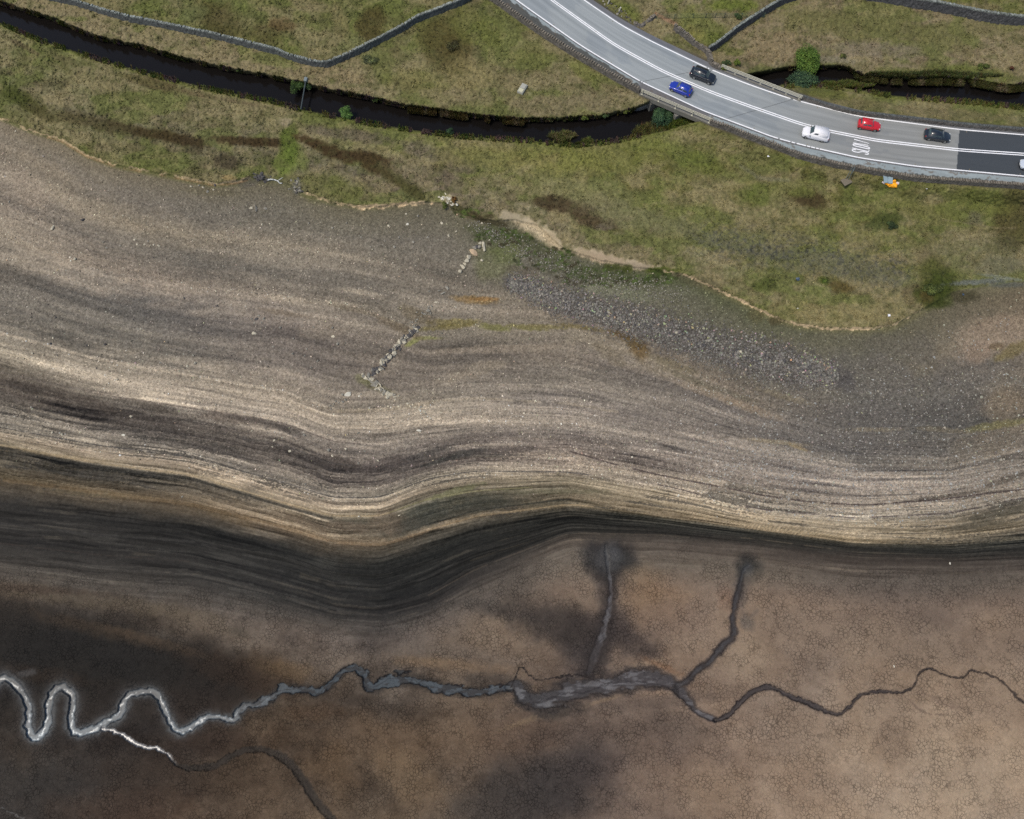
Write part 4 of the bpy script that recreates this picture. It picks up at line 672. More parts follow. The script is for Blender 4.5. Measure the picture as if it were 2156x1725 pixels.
for st in [arc(.10, .77, .085, .20, 0, 180, 8) + [(.03, .62), (.17, .38)] + arc(.10, .23, .085, .20, 0, -180, 8)[0:],
           [(.27, 1.0), (.27, .03), (.43, .03)],
           arc(.56, .80, .075, .20, 0, 180, 8) + arc(.56, .20, .075, .20, 180, 360, 8) + [(.635, .80)],
           [(.70, 1.0), (.765, .0), (.85, .95), (.925, .0), (1.0, 1.0)]]:
    ribbon(bm, [LT(s, t) for s, t in st], .16, .005)
sl_ = bm_obj('slow_marking', bm, paint); tag(sl_, kind='structure', label='white painted word SLOW on the near lane of the road', cat='road marking')
bm = bmesh.new()
for a, b in [((1352, 172), (1449, 153)), ((1531, 250), (1668, 210))]:
    ribbon(bm, [(a[0] + (b[0] - a[0]) * t, a[1] + (b[1] - a[1]) * t) for t in np.linspace(0, 1, 8)], .07, .0035)
jt = bm_obj('expansion_joint', bm, mat('joint_tar', pc(84, 86, 90), .8)); tag(jt, kind='structure')
# ---- road studs, one object each
studm = mat('stud_metal', pc(150, 140, 120), .5); bm = bmesh.new(); box(bm, (0, 0, .012), (.16, .13, .024), bev=.008); box(bm, (.03, 0, .03), (.05, .07, .016), bev=.005)
st0 = bm_obj('road_stud', bm, studm)
first = True
cen = [1176, 1255, 1330, 1361, 1413, 1461, 1510, 1556, 1604, 1655, 1707, 1760, 1815, 1873, 1929, 1986, 2043, 2098, 2150]
for grp, lab, F_, lst, dv in [('studs between the double white lines', 'small raised road stud between the two centre lines', EC, cen, 0), ('studs inside the south edge line', 'small raised road stud beside the near white edge line', ES, [1166, 1287, 1360, 1480, 1588, 1700, 1808, 1927, 2041, 2148], -3.5), ('studs inside the north edge line', 'small raised road stud beside the far white edge line', EN, [1290, 1460, 1620, 1721, 1860, 2035, 2150], 4)]:
    for u in lst:
        o = st0 if first else st0.copy()
        if not first: COL.objects.link(o)
        first = False; v = float(F_(u)) + dv; a = PV(u - 3, float(F_(u - 3)) + dv, .004); b = PV(u + 3, float(F_(u + 3)) + dv, .004)
        o.location = (a + b) / 2; o.rotation_euler = (0, 0, math.atan2(b.y - a.y, b.x - a.x)); tag(o, lab, 'road stud', grp)
# ================================================================ DRY STONE WALLS
wall_l = mat('gritstone_pale', pc(86, 90, 92), .95, noise=.22, nscale=3, bump=.5, voro=.35, vscale=4.5)
wall_d = mat('gritstone_dark', pc(84, 84, 88), .95, noise=.25, nscale=3, bump=.5, voro=.4, vscale=4.5)
wall_p = mat('parapet_stone', pc(104, 100, 97), .95, noise=.25, nscale=3, bump=.5, voro=.35, vscale=3.5)
cope_l = mat('coping_pale', pc(138, 144, 142), .95, noise=.3, nscale=2.5, voro=.45, vscale=3.2)
cope_p = mat('coping_weathered', pc(124, 117, 108), .95, noise=.3, nscale=2.5, voro=.35, vscale=2.6)
def resample(pts, step):
    out = [pts[0]]; acc = 0.0
    for a, b in zip(pts[:-1], pts[1:]):
        L = (b - a).length; d = (b - a) / max(L, 1e-6); s = step - acc
        while s <= L: out.append(a + d * s); s += step
        acc = (acc + L) % step
    return out
def dry_wall(name, uv, h, wt, wb, mb, mc, pitch=.3, cope=(.2, .5, .26), zt=None, rag=0.0, zbase=None, seed=1, **k):
    R = random.Random(seed); p, _ = catmull(uv, None, 4); pts = []
    for u, v in p:
        z = (float(zfun(u, v + 8)) + h) if zt is None else zt
        pts.append(PV(u, v, z))
    pts = resample(pts, .32); root = empty(name, pts[len(pts) // 2].copy(), **k); root.location.z -= h
    inv = -root.location; n = len(pts); rings = []; bm = bmesh.new()
    zs = [p.z for p in pts]
    if rag:
        ph = R.random() * 9
        for i, q in enumerate(pts): zs[i] = q.z - h * rag * (0.5 + .5 * math.sin(i * .35 + ph)) * R.uniform(.4, 1)
    for i, q in enumerate(pts):
        a = pts[max(i - 1, 0)]; b = pts[min(i + 1, n - 1)]; d = (b - a); d.z = 0; d.normalize(); nr = Vector((-d.y, d.x, 0)); j = lambda s: R.uniform(-s, s)
        zt_ = zs[i]; gl = (q.z - h if zbase is None else zbase) - .35; gr_ = gl if zbase is None else min(gl, -.1) 
        sec = []
        for side, zb in ((-1, gl), (1, gl)):
            for f_ in ((0, .34, .67, 1) if side < 0 else (1, .67, .34, 0)):
                w = wb * (1 - f_) + wt * f_; pt = q + nr * side * (w / 2 + j(.035)); pt.z = zb + (zt_ - zb) * f_ + j(.03); sec.append(bm.verts.new(pt + inv + Vector((j(.02), j(.02), 0))))
        rings.append(sec)
    for r0, r1 in zip(rings[:-1], rings[1:]):
        for i in range(7): bm.faces.new((r0[i], r0[i + 1], r1[i + 1], r1[i]))
    for r in (rings[0], rings[-1]): bm.faces.new(r)
    bm_obj('masonry', bm, mb, root)
    bm = bmesh.new(); cp = resample(pts, pitch); n = len(cp)
    for i, q in enumerate(cp):
        if rag and R.random() < .55 * rag: continue
        a = cp[max(i - 1, 0)]; b = cp[min(i + 1, n - 1)]; d = b - a; an = math.atan2(d.y, d.x); ii = min(int(i * pitch / .32), len(zs) - 1)
        hh = cope[2] * R.uniform(.75, 1.25); rot = Matrix.Rotation(an + R.uniform(-.12, .12), 3, 'Z') @ Matrix.Rotation(R.uniform(-.15, .15), 3, 'Y')
        box(bm, Vector((q.x, q.y, zs[ii] + hh / 2 - .04)) + inv, (cope[0] * R.uniform(.75, 1.2), cope[1] * R.uniform(.85, 1.12), hh), rot)
    for v_ in bm.verts: v_.co += Vector((R.uniform(-.02, .02), R.uniform(-.02, .02), R.uniform(-.02, .02)))
    bm_obj('coping', bm, mc, root); return root
dry_wall('dry_stone_wall', [(-260, -110), (-120, -62), (0, -31), (137, -4), (166, 4), (254, 30), (348, 49), (455, 72), (576, 102), (606, 114), (655, 127), (680, 130), (697, 127), (754, 101), (800, 78), (842, 56), (874, 37), (925, 16), (968, 0), (985, -10), (1000, -20)], 1.05, .38, .62, wall_l, cope_l, .24, (.17, .40, .26), rag=.12, seed=1, label='long pale dry stone wall bending in a V above the stream', cat='stone wall')
dry_wall('dry_stone_wall', [(1492, 100), (1507, 92), (1530, 74), (1553, 56), (1590, 31), (1628, 8), (1650, -4), (1700, -20), (1760, -30)], 1.25, .4, .65, wall_d, cope_l, .24, (.17, .42, .26), rag=.1, seed=2, label='dark faced dry stone wall running up from the bridge end to the top edge', cat='stone wall')
dry_wall('dry_stone_wall', [(1780, -26), (1860, -14), (1914, -4), (1981, 6), (2060, 22), (2110, 30), (2156, 35), (2260, 40), (2400, 52)], 1.45, .42, .75, wall_d, cope_l, .24, (.17, .44, .26), seed=3, label='high dry stone wall with pale coping in the top right corner', cat='stone wall')
dry_wall('dry_stone_wall', [(1422, 51), (1440, 66), (1460, 82), (1486, 100), (1495, 112), (1499, 126), (1510, 134), (1523, 139)], .95, .5, .8, wall_p, cope_p, .3, (.24, .5, .2), rag=.45, seed=4, label='ragged half fallen wall between the grassy bank and the bridge end', cat='stone wall')
dry_wall('broken_wall', [(1336, 47), (1352, 50), (1362, 42), (1381, 30)], .5, .5, .9, wall_p, cope_p, .4, (.3, .5, .2), rag=.7, seed=5, label='short stub of tumbled wall beside the far road verge', cat='stone wall')
dry_wall('parapet_wall', [(760, -218), (900, -105), (980, -48), (1052, 3), (1105, 41), (1159, 77), (1240, 127), (1320, 173), (1349, 187)], 1.0, .45, .7, wall_p, cope_p, .47, (.24, .46, .26), zt=.8, zbase=-1.7, seed=6, label='roadside parapet wall with toothed coping west of the bridge', cat='parapet wall')
dry_wall('parapet_wall', [(1497, 254), (1515, 260), (1540, 268), (1579, 284), (1628, 302), (1686, 325), (1745, 340), (1807, 352), (1927, 372), (2040, 381), (2155, 389), (2300, 400), (2500, 412)], 1.0, .45, .65, wall_p, cope_p, .40, (.22, .5, .26), zt=.75, zbase=-1.5, seed=7, label='long curving parapet wall with toothed coping on the grass side of the road', cat='parapet wall')
dry_wall('parapet_wall', [(1684, 200), (1740, 218), (1793, 232), (1850, 240), (1914, 247), (2008, 258), (2080, 265), (2155, 271), (2300, 284), (2500, 300)], .75, .5, .6, wall_p, wall_l, .35, (.3, .4, .12), zt=.62, zbase=-1.4, seed=8, label='low grey parapet wall between the far lane and the stream', cat='parapet wall')
# ================================================================ BRIDGE
conc = mat('bridge_concrete', pc(122, 120, 116), .9, noise=.14, nscale=1.5, bump=.2); concd = mat('concrete_dark', pc(92, 94, 98), .9, noise=.16, nscale=1.5)
B0p = PV(1430, 215, 0); br = empty('road_bridge', B0p, label='concrete road bridge carrying the road over the dark stream', cat='bridge')
def prism(name, pts, z0, z1, m, parent, bev=.03):
    bm = bmesh.new(); lo = [bm.verts.new(Vector((p.x, p.y, z0)) - parent.location) for p in pts]; hi = [bm.verts.new(Vector((p.x, p.y, z1)) - parent.location) for p in pts]; n = len(pts)
    bm.faces.new(lo[::-1]); bm.faces.new(hi)
    for i in range(n): bm.faces.new((lo[i], lo[(i + 1) % n], hi[(i + 1) % n], hi[i]))
    if bev: bmesh.ops.bevel(bm, geom=bm.edges[:], offset=bev, segments=1, affect='EDGES')
    return bm_obj(name, bm, m, parent)
s0, s1, n1_, n0_ = PV(1347, 197), PV(1500, 262), PV(1686, 213), PV(1515, 146)
prism('deck', [s0, s1, n1_, n0_], -.95, -.03, conc, br)
dS = (s1 - s0).normalized(); nS = Vector((-dS.y, dS.x, 0)); dN = (n1_ - n0_).normalized(); nN = Vector((-dN.y, dN.x, 0))
prism('edge_beam', [s0 - nS * .25, s1 - nS * .25, s1 + nS * .25, s0 + nS * .25], -.75, .14, conc, br)
prism('edge_beam', [n0_ - nN * .2, n1_ - nN * .2, n1_ + nN * .2, n0_ + nN * .2], -.7, .14, conc, br)
def wallpiece(name, a, b, w, z0, z1, m=None):
    d = (b - a).normalized(); nr = Vector((-d.y, d.x, 0)) * w / 2; return prism(name, [a - nr, b - nr, b + nr, a + nr], z0, z1, m or conc, br)
wallpiece('abutment', PV(1368, 217, -1), PV(1545, 146, -1), .8, -4.2, -.96)
wallpiece('pier', PV(1421, 243, -1), PV(1572, 176, -1), .7, -4.2, -.96)
wallpiece('abutment', PV(1482, 263, -1), PV(1640, 200, -1), .8, -4.2, -.96)
def wedge(name, pts, m): 
    bm = bmesh.new(); vs = [bm.verts.new(Vector(p) - br.location) for p in pts]; k_ = len(vs) // 2
    bm.faces.new(vs[:k_]); bm.faces.new(vs[k_:][::-1])
    for i in range(k_): bm.faces.new((vs[i], vs[(i + 1) % k_], vs[k_ + (i + 1) % k_], vs[k_ + i]))
    return bm_obj(name, bm, m, br)
a, b, c, d = PV(1328, 230, -2.2), PV(1345, 203, -.5), PV(1347, 231, -2.4), PV(1362, 206, -1.0)
wedge('wing_wall', [a, b, c, a + Vector((0, 0, -1.8)), b + Vector((0, 0, -1.8)), c + Vector((0, 0, -1.8))], concd)
e = PV(1364, 222, -2.0); wedge('wing_wall', [b, d, e, c, b - Vector((0, 0, 1.8)), d - Vector((0, 0, 1.8)), e - Vector((0, 0, 1.8)), c - Vector((0, 0, 1.8))], conc)
f1, f2, f3 = PV(1470, 259, -1.0), PV(1484, 266, -.9), PV(1473, 271, -2.0); wedge('wing_wall', [f1, f2, f3, f1 - Vector((0, 0, 2)), f2 - Vector((0, 0, 2)), f3 - Vector((0, 0, 2))], conc)
railm = mat('rail_aluminium', pc(206, 202, 188), .55, noise=.05)
def guard_rail(a, b, n, lab):
    d = b - a; L = d.length; an = math.atan2(d.y, d.x); root = empty('guard_rail', a, an, label=lab, cat='guard rail')
    for z in (.46, .72, .98):
        bm = bmesh.new(); box(bm, (L / 2, 0, z), (L, .07, .15), bev=.02); bm_obj('beam', bm, railm, root)
    for i in range(n):
        x = .35 + (L - .7) * i / (n - 1); bm = bmesh.new(); box(bm, (x, -.1, .5), (.13, .1, .98), bev=.015); box(bm, (x, -.12, .03), (.3, .24, .05), bev=.01); bm_obj('post', bm, railm, root)
guard_rail(s0 + nS * -.02 + dS * .1 + Vector((0, 0, .14)), s1 - dS * .3 + Vector((0, 0, .14)), 5, 'pale three beam guard rail on the near edge of the bridge')
guard_rail(n1_ - dN * .1 + Vector((0, 0, .14)), n0_ + dN * .1 + Vector((0, 0, .14)), 7, 'pale three beam guard rail on the far edge of the bridge')
# ================================================================ VEHICLES
glass = mat('car_glass', pc(70, 88, 98), .12, spec=.8); tyre_m = mat('tyre_rubber', (.012, .012, .013), .9); rim_m = mat('alloy_rim', pc(170, 172, 176), .35, metal=.6)
blk = mat('black_trim', (.014, .014, .016), .6); lampm = mat('lamp_lens', pc(210, 214, 218), .15); redl = mat('tail_lens', (.25, .012, .012), .25); platem = mat('plate_white', (.6, .6, .58), .6)
def vehicle(name, lab, cat, wf, wr, L, Wd, H, wbase, paintm, xs, belt=.95, bonnet=.82, green=None, doors=2, rails=False, van=False, foh=.78):
    """wf, wr: where the near side front and rear wheels touch the road"""
    a = PV(*wr); b = PV(*wf); d = (b - a).normalized(); nr = Vector((-d.y, d.x, 0))
    if nr.y < 0: nr = -nr
    mid = (a + b) / 2 + nr * (Wd / 2 - .08); an = math.atan2(d.y, d.x); root = empty(name, (mid.x, mid.y, .004), an, label=lab, cat=cat)
    xf = wbase / 2 + foh; xr = xf - L; w = Wd / 2
    S_ = [(xr, .80, .38, .62, .80), (xr + .06, .90, .28, .70, belt - .06), (xr + .25, .97, .22, .74, belt), (xr + .8, 1, .20, .78, belt), (0, 1, .20, .78, belt), (green[0] - .1, 1, .20, .76, belt - .02), (green[0] + .25, .99, .20, .74, bonnet + .06), (xf - .45, .96, .20, .66, bonnet - .04), (xf - .14, .86, .22, .58, bonnet - .14), (xf, .66, .34, .5, .62)]
    bm = bmesh.new(); rings = []
    for x, ws, zb, zs, zt in S_:
        W_ = w * ws; half = [(W_ * .86, zb), (W_ * .98, zb + .12), (W_, (zb + zs) / 2), (W_ * .985, zs), (W_ * .90, zt - .03), (W_ * .6, zt + .01)]
        ring = [bm.verts.new((x, y, z)) for y, z in half] + [bm.verts.new((x, -y, z)) for y, z in half[::-1]]; rings.append(ring)
    for r0, r1 in zip(rings[:-1], rings[1:]):
        for i in range(12): bm.faces.new((r0[i], r0[(i + 1) % 12], r1[(i + 1) % 12], r1[i]))
    bm.faces.new(rings[0]); bm.faces.new(rings[-1][::-1])
    bmesh.ops.subdivide_edges(bm, edges=bm.edges[:], cuts=1, use_grid_fill=True, smooth=.35)
    xbf, xtf, xtr, xbr = green; zb = belt - .05; wb = w * .90; wt = w * (.88 if van else .80)
    g = [bm.verts.new(p) for p in [(xbf, wb * .93, bonnet + .04), (xbf, -wb * .93, bonnet + .04), (xbr, -wb, zb), (xbr, wb, zb), (xtf, wt * .95, H - .03), (xtf, -wt * .95, H - .03), (xtr, -wt, H - .03), (xtr, wt, H - .03)]]
    gf = [bm.faces.new([g[i] for i in q]) for q in [(4, 5, 1, 0), (6, 7, 3, 2), (5, 6, 2, 1), (7, 4, 0, 3), (7, 6, 5, 4)]]
    bmesh.ops.bevel(bm, geom=[e for e in gf[4].edges] + [e for e in bm.edges if e.verts[0] in g and e.verts[1] in g and abs(e.verts[0].co.z - e.verts[1].co.z) > .2], offset=.07, segments=3, affect='EDGES')
    bd = bm_obj('body', bm, paintm, root, smooth=True)
    F0 = [Vector(v) for v in [(xtf, wt * .95, H - .03), (xtf, -wt * .95, H - .03), (xbf, -wb * .93, bonnet + .04), (xbf, wb * .93, bonnet + .04)]]
    R0 = [Vector(v) for v in [(xtr, -wt, H - .03), (xtr, wt, H - .03), (xbr, wb, zb), (xbr, -wb, zb)]]
    def pane(nm, q, s0, s1, t0, t1, off_=.014, m=glass):
        f = lambda s, t: (q[0] * (1 - s) + q[1] * s) * (1 - t) + (q[3] * (1 - s) + q[2] * s) * t
        c = [f(s0, t0), f(s1, t0), f(s1, t1), f(s0, t1)]; nrm = (c[1] - c[0]).cross(c[3] - c[0]).normalized(); cen_ = (c[0] + c[2]) / 2 
        if nrm.dot(cen_ - Vector((0, 0, 1.0))) < 0: nrm = -nrm
        bm = bmesh.new(); o1 = [bm.verts.new(p + nrm * off_) for p in c]; o2 = [bm.verts.new(p - nrm * .02) for p in c]
        bm.faces.new(o1); bm.faces.new(o2[::-1])
        for i in range(4): bm.faces.new((o1[i], o1[(i + 1) % 4], o2[(i + 1) % 4], o2[i]))
        return bm_obj(nm, bm, m, root)
    pane('windscreen', F0, .07, .93, .08, .93)
    if not van: pane('rear_window', R0, .1, .9, .12, .62)
    for sd in (1, -1):
        q = [Vector((xtr, sd * wt, H - .03)), Vector((xtf, sd * wt * .95, H - .03)), Vector((xbf, sd * wb * .93, bonnet + .04)), Vector((xbr, sd * wb, zb))]
        if van: pane('side_window', q, .62, .86, .16, .62)
        else:
            pane('side_window', q, .16, .50, .16, .70); pane('side_window', q, .54, .86, .16, .70)
        for x in (wbase / 2, -wbase / 2):
            bm = bmesh.new(); tube(bm, (x, sd * (w - .24), .31), (x, sd * (w - .005), .31), .315, 20); bmesh.ops.bevel(bm, geom=[e for e in bm.edges if len(e.link_faces) == 2 and abs(e.verts[0].co.y - e.verts[1].co.y) < .01], offset=.03, segments=2, affect='EDGES'); wh = bm_obj('wheel', bm, tyre_m, root, smooth=False)
            bm = bmesh.new(); tube(bm, (x, sd * (w - .02), .31), (x, sd * (w + .008), .31), .2, 16); bm_obj('rim', bm, rim_m, wh)
            bm = bmesh.new(); tube(bm, (x, sd * (w - .15), .34), (x, sd * (w - .028), .34), .375, 20); bm_obj('wheel_arch', bm, blk, root)
        bm = bmesh.new(); box(bm, (green[0] - .12, sd * (w + .09), belt + .03), (.12, .22, .13), bev=.04); bm_obj('mirror', bm, blk if van or name == 'suv' else paintm, root)
        bm = bmesh.new(); box(bm, (xf - .17, sd * w * .66, .60), (.26, .32, .13), Matrix.Rotation(-sd * .35, 3, 'Z') @ Matrix.Rotation(.25, 3, 'Y'), bev=.04); bm_obj('headlight', bm, lampm, root)
        bm = bmesh.new(); box(bm, (xr + .07, sd * w * .80, .80), (.14, .16, .26), bev=.03); bm_obj('tail_light', bm, redl, root)
        if rails:
            bm = bmesh.new(); tube(bm, (xtr + .1, sd * wt * .93, H + .03), (xtf - .1, sd * wt * .90, H + .03), .025, 8); box(bm, (xtr + .15, sd * wt * .93, H), (.08, .05, .07)); box(bm, (xtf - .15, sd * wt * .9, H), (.08, .05, .07)); bm_obj('roof_rail', bm, rim_m, root)
    bm = bmesh.new(); box(bm, (xf - .03, 0, .36), (.12, w * 1.25, .16), bev=.04); bm_obj('bumper', bm, blk, root)
    bm = bmesh.new(); box(bm, (xf + .02, 0, .45), (.03, .5, .11)); bm_obj('number_plate', bm, platem, root)
    return root
def carpaint(n, c, r=.28, coat=.6): return mat(n, c, r, coat=coat)
vehicle('hatchback', 'small blue hatchback heading left beside the bridge rail', 'car', (1413, 192.5), (1443.5, 206), 3.9, 1.70, 1.47, 2.5, carpaint('blue_paint', (.012, .035, .33)), None, .93, .80, (.86, .30, -1.42, -1.72))
vehicle('suv', 'black estate like suv with silver roof rails in the far lane on the bridge', 'car', (1491.5, 179), (1459.5, 166.5), 4.45, 1.82, 1.62, 2.68, carpaint('black_paint', (.010, .014, .020)), None, 1.0, .95, (.92, .36, -1.72, -1.98), rails=True)
vehicle('panel_van', 'small white panel van heading left in the near lane', 'van', (1695.5, 292.5), (1728, 299.5), 4.4, 1.80, 1.80, 2.68, carpaint('white_paint', (.80, .80, .82), .4, .3), None, 1.05, 1.0, (1.05, .52, -1.75, -1.90), van=True)
vehicle('hatchback', 'bright red hatchback heading right in the far lane', 'car', (1840, 278), (1808.5, 273), 3.7, 1.60, 1.47, 2.45, carpaint('red_paint', (.55, .012, .022)), None, .92, .80, (.80, .32, -1.30, -1.56))
vehicle('hatchback', 'dark grey black hatchback nearest the new dark tarmac', 'car', (1986.5, 301.5), (1953.5, 296.5), 4.25, 1.76, 1.42, 2.6, carpaint('dark_paint', (.014, .020, .028)), None, .90, .80, (.92, .32, -1.45, -1.80))
vehicle('hatchback', 'pale silver car cut off by the right edge on dark tarmac', 'car', (2155, 359), (2187, 362), 4.1, 1.75, 1.48, 2.55, carpaint('silver_paint', (.50, .55, .62), .3), None, .93, .80, (.86, .30, -1.42, -1.72))
# ================================================================ STONES
def hull(seed, n=16, flat=.6, cut=.35):
    R = random.Random(seed); bm = bmesh.new()
    for _ in range(n):
        d = Vector((R.gauss(0, 1), R.gauss(0, 1), R.gauss(0, 1))).normalized(); d *= R.uniform(.8, 1.05)
        bm.verts.new((d.x * .5, d.y * .5, max(d.z * flat * .5, -cut * flat * .5)))
    r = bmesh.ops.convex_hull(bm, input=bm.verts[:]); bmesh.ops.delete(bm, geom=[g for g in r['geom_interior'] if isinstance(g, bmesh.types.BMVert)], context='VERTS')
    return bm
sm_ = {'pale': mat('stone_pale', pc(200, 192, 174), .9, noise=.16, nscale=3, bump=.3, objvar=.1), 'grey': mat('stone_grey', pc(146, 142, 134), .9, noise=.18, nscale=3, bump=.3, objvar=.12),
       'dark': mat('stone_dark', pc(84, 82, 84), .9, noise=.2, nscale=3, bump=.3, objvar=.12), 'peach': mat('stone_peach', pc(206, 180, 152), .9, noise=.12, nscale=3, bump=.2), 'white': mat('stone_white', pc(214, 210, 200), .85, noise=.1, nscale=3)}
SM = {}
for kk, mt in sm_.items():
    SM[kk] = []
    for s in range(7):
        bm = hull(s * 7 + 3, 12 + s, .62)
        bmesh.ops.bevel(bm, geom=bm.edges[:], offset=.03, segments=1, affect='EDGES')
        me = bpy.data.meshes.new('stone_' + kk); bmesh.ops.recalc_face_normals(bm, faces=bm.faces[:]); bm.to_mesh(me); bm.free(); me.materials.append(mt); SM[kk].append(me)
MPP = lambda u, v: (PV(u + 1, v, float(zfun(u, v))) - PV(u, v, float(zfun(u, v)))).length
def stone(u, v, w, h, ang, kind, label, group=None, tall=.55, name='stone', cat='stone', R=random.Random(5)):
    m = MPP(u, v); p = G(u, v); o = bpy.data.objects.new(name, R.choice(SM[kind])); COL.objects.link(o)
    sx, sy = w * m * 1.4, h * m * 1.5; sz = tall * min(sx, sy) * 1.9; o.scale = (sx, sy, sz); o.rotation_euler = (R.uniform(-.1, .1), R.uniform(-.1, .1), -math.radians(ang) + 0)
    o.location = p + Vector((0, 0, sz * .08)); return tag(o, label, cat, group)
ND = [
 (112, 479, 7, 13, 5, 'pale', 'large pale wedge shaped boulder alone on the left gravel slope', .7), (158, 546, 6, 6, 0, 'pale', 'round grey boulder on tan gravel below the large wedge boulder', .7), (175, 463, 5, 7, 20, 'dark', 'dark squat stone with a green weed at its left side', .8),
 (529, 439, 6, 6, 0, 'pale', 'rounded pale stone just left of the long upright slab', .6), (539, 440, 5, 15, -14, 'grey', 'long narrow slab lying tilted below the driftwood branch', .8), (559, 440, 7, 5, 10, 'grey', 'flat grey stone just right of the long slab', .5),
 (534, 702, 10, 6, 10, 'pale', 'smooth pale oval boulder below the dark stone cluster', .5), (540, 673, 6, 7, 0, 'dark', 'dark stone in the middle of the small cluster above the oval boulder', .7),
 (406, 749, 6, 5, 30, 'grey', 'grey tilted stone, upper of two close together', .7), (412, 765, 5, 6, 40, 'grey', 'grey tilted stone, lower of two close together', .7), (437, 404, 5, 6, 0, 'grey', 'grey stone just below the grass edge left of the slab', .6), (453, 390, 5, 6, 0, 'dark', 'dark stone touching the eroded grass edge', .6),
 (818, 476, 5, 5, 0, 'pale', 'pale rounded stone, left one of a pair below the tan bank', .6), (858, 473, 5, 6, 0, 'white', 'whitish rounded stone, right one of a pair below the tan bank', .6), (855, 451, 4, 4, 0, 'pale', 'small pale stone close under the broad tan bank', .6),
 (701, 710, 6, 8, 30, 'pale', 'pale angular stone up the slope from the white capped boulder', .6), (712, 725, 6, 9, -30, 'grey', 'brown grey slab leaning in the slope beside a dark crack', .6), (733, 832, 12, 11, 0, 'white', 'big white faced boulder at the foot of the tumbled wall', .75), (721, 831, 6, 5, 0, 'grey', 'small stone tucked against the left side of the white faced boulder', .6),
 (941, 607, 6, 9, -40, 'grey', 'tilted grey block leaning over a long flat block', .6), (934, 618, 11, 6, -24, 'grey', 'long flat grey block below the tilted block', .5), (925, 613, 6, 5, 0, 'grey', 'small block on the left of the tilted and flat blocks', .5), (918, 637, 7, 4, 0, 'pale', 'pale flat stone beside the rusty orange moss', .5), (901, 654, 9, 7, 20, 'grey', 'rounded grey boulder with smaller stones above the mossy wall end', .6), (909, 645, 4, 5, 0, 'grey', 'small grey stone at the upper right of the rounded boulder', .6), (904, 614, 4, 4, 0, 'grey', 'small lone grey stone left of the three tilted blocks', .6),
 (276, 877, 5, 6, 0, 'pale', 'tan rounded stone above the dark weed line at far left', .6), (260, 917, 7, 6, 20, 'white', 'white stone on the pale strand line at far left', .6), (110, 911, 4, 4, 0, 'pale', 'small pale stone near the left edge under the dark patch', .6), (66, 858, 3, 3, 0, 'white', 'tiny white stone nearest the left edge on dark ground', .6),
 (641, 916, 5, 5, 0, 'grey', 'grey stone on the dark curving strand line', .7), (692, 948, 6, 6, 0, 'grey', 'tan boulder with a dark right side by the curving strand lines', .8), (882, 907, 9, 4, 5, 'white', 'long white slab lying flat on smooth tan mud', .4), (871, 916, 3, 5, 0, 'pale', 'small pale stone just left of the long white slab', .5), (929, 869, 6, 4, -10, 'pale', 'pale flat stone beyond the end of the tumbled wall', .5), (906, 881, 4, 3, 0, 'white', 'small white stone at the tail of the tumbled wall', .5),
 (756, 1088, 4, 4, 0, 'white', 'single white stone on the lowest curving strand line', .6), (1844, 1105, 3, 3, 0, 'white', 'square white stone on the brown strand line at right', .6), (2000, 1187, 3, 5, 20, 'white', 'lone white stone on brown mud near the right edge', .7), (1882, 1403, 3, 4, -20, 'white', 'lone white pebble on the wide cracked mud', .6),
 (1718, 1022, 5, 4, 0, 'pale', 'pale stone in the dense gravel above the dark strand line', .6), (1680, 650, 4, 3, 0, 'white', 'white stone beside the thin eroded edge', .5), (1264, 664, 5, 4, 0, 'white', 'white stone at the mossy upper edge of the rubble band', .5),
]
for u, v, w, h, a, kd, lb, tl in ND: stone(u, v, w, h, a, kd, lb, tall=tl, name='boulder' if w * h > 60 else 'stone', cat='boulder' if w * h > 60 else 'stone')
# blocks of the old wall end
for u, v, w, h, a, kd, lb in [(968.6, 572, 8, 7, 10, 'pale', 'lowest left block in the diagonal row of wall blocks'), (973.5, 563, 11, 8, -50, 'pale', 'second block up in the diagonal row of wall blocks'), (978, 557, 7, 6, -50, 'pale', 'small pinkish block third up in the diagonal row'), (982.5, 549.5, 9, 9, -30, 'pale', 'rounded pale block fourth up in the diagonal row'), (987, 542.5, 9, 9, 30, 'pale', 'rounded block next below the big peach coloured block'), (997, 533, 17, 10, -36, 'peach', 'big peach coloured block in the diagonal row of wall blocks'),
   (999, 523, 9, 7, -30, 'grey', 'pale grey block at the upper left of the row end'), (1005, 521, 8, 8, 0, 'dark', 'dark block in the middle of the row end'), (1010.5, 522, 7, 11, 10, 'grey', 'mottled upright block at the row end'), (1011, 513, 6, 6, 0, 'pale', 'small yellowish block topping the row end'), (1018, 519, 7, 20, 12, 'pale', 'tall leaning pale slab closing the row of wall blocks'), (1014.5, 549, 5, 5, 0, 'pale', 'single pale stone in grass right of the diagonal row')]:
    stone(u, v, w, h, -a, kd, lb, tall=.75, name='wall_block', cat='stone block')
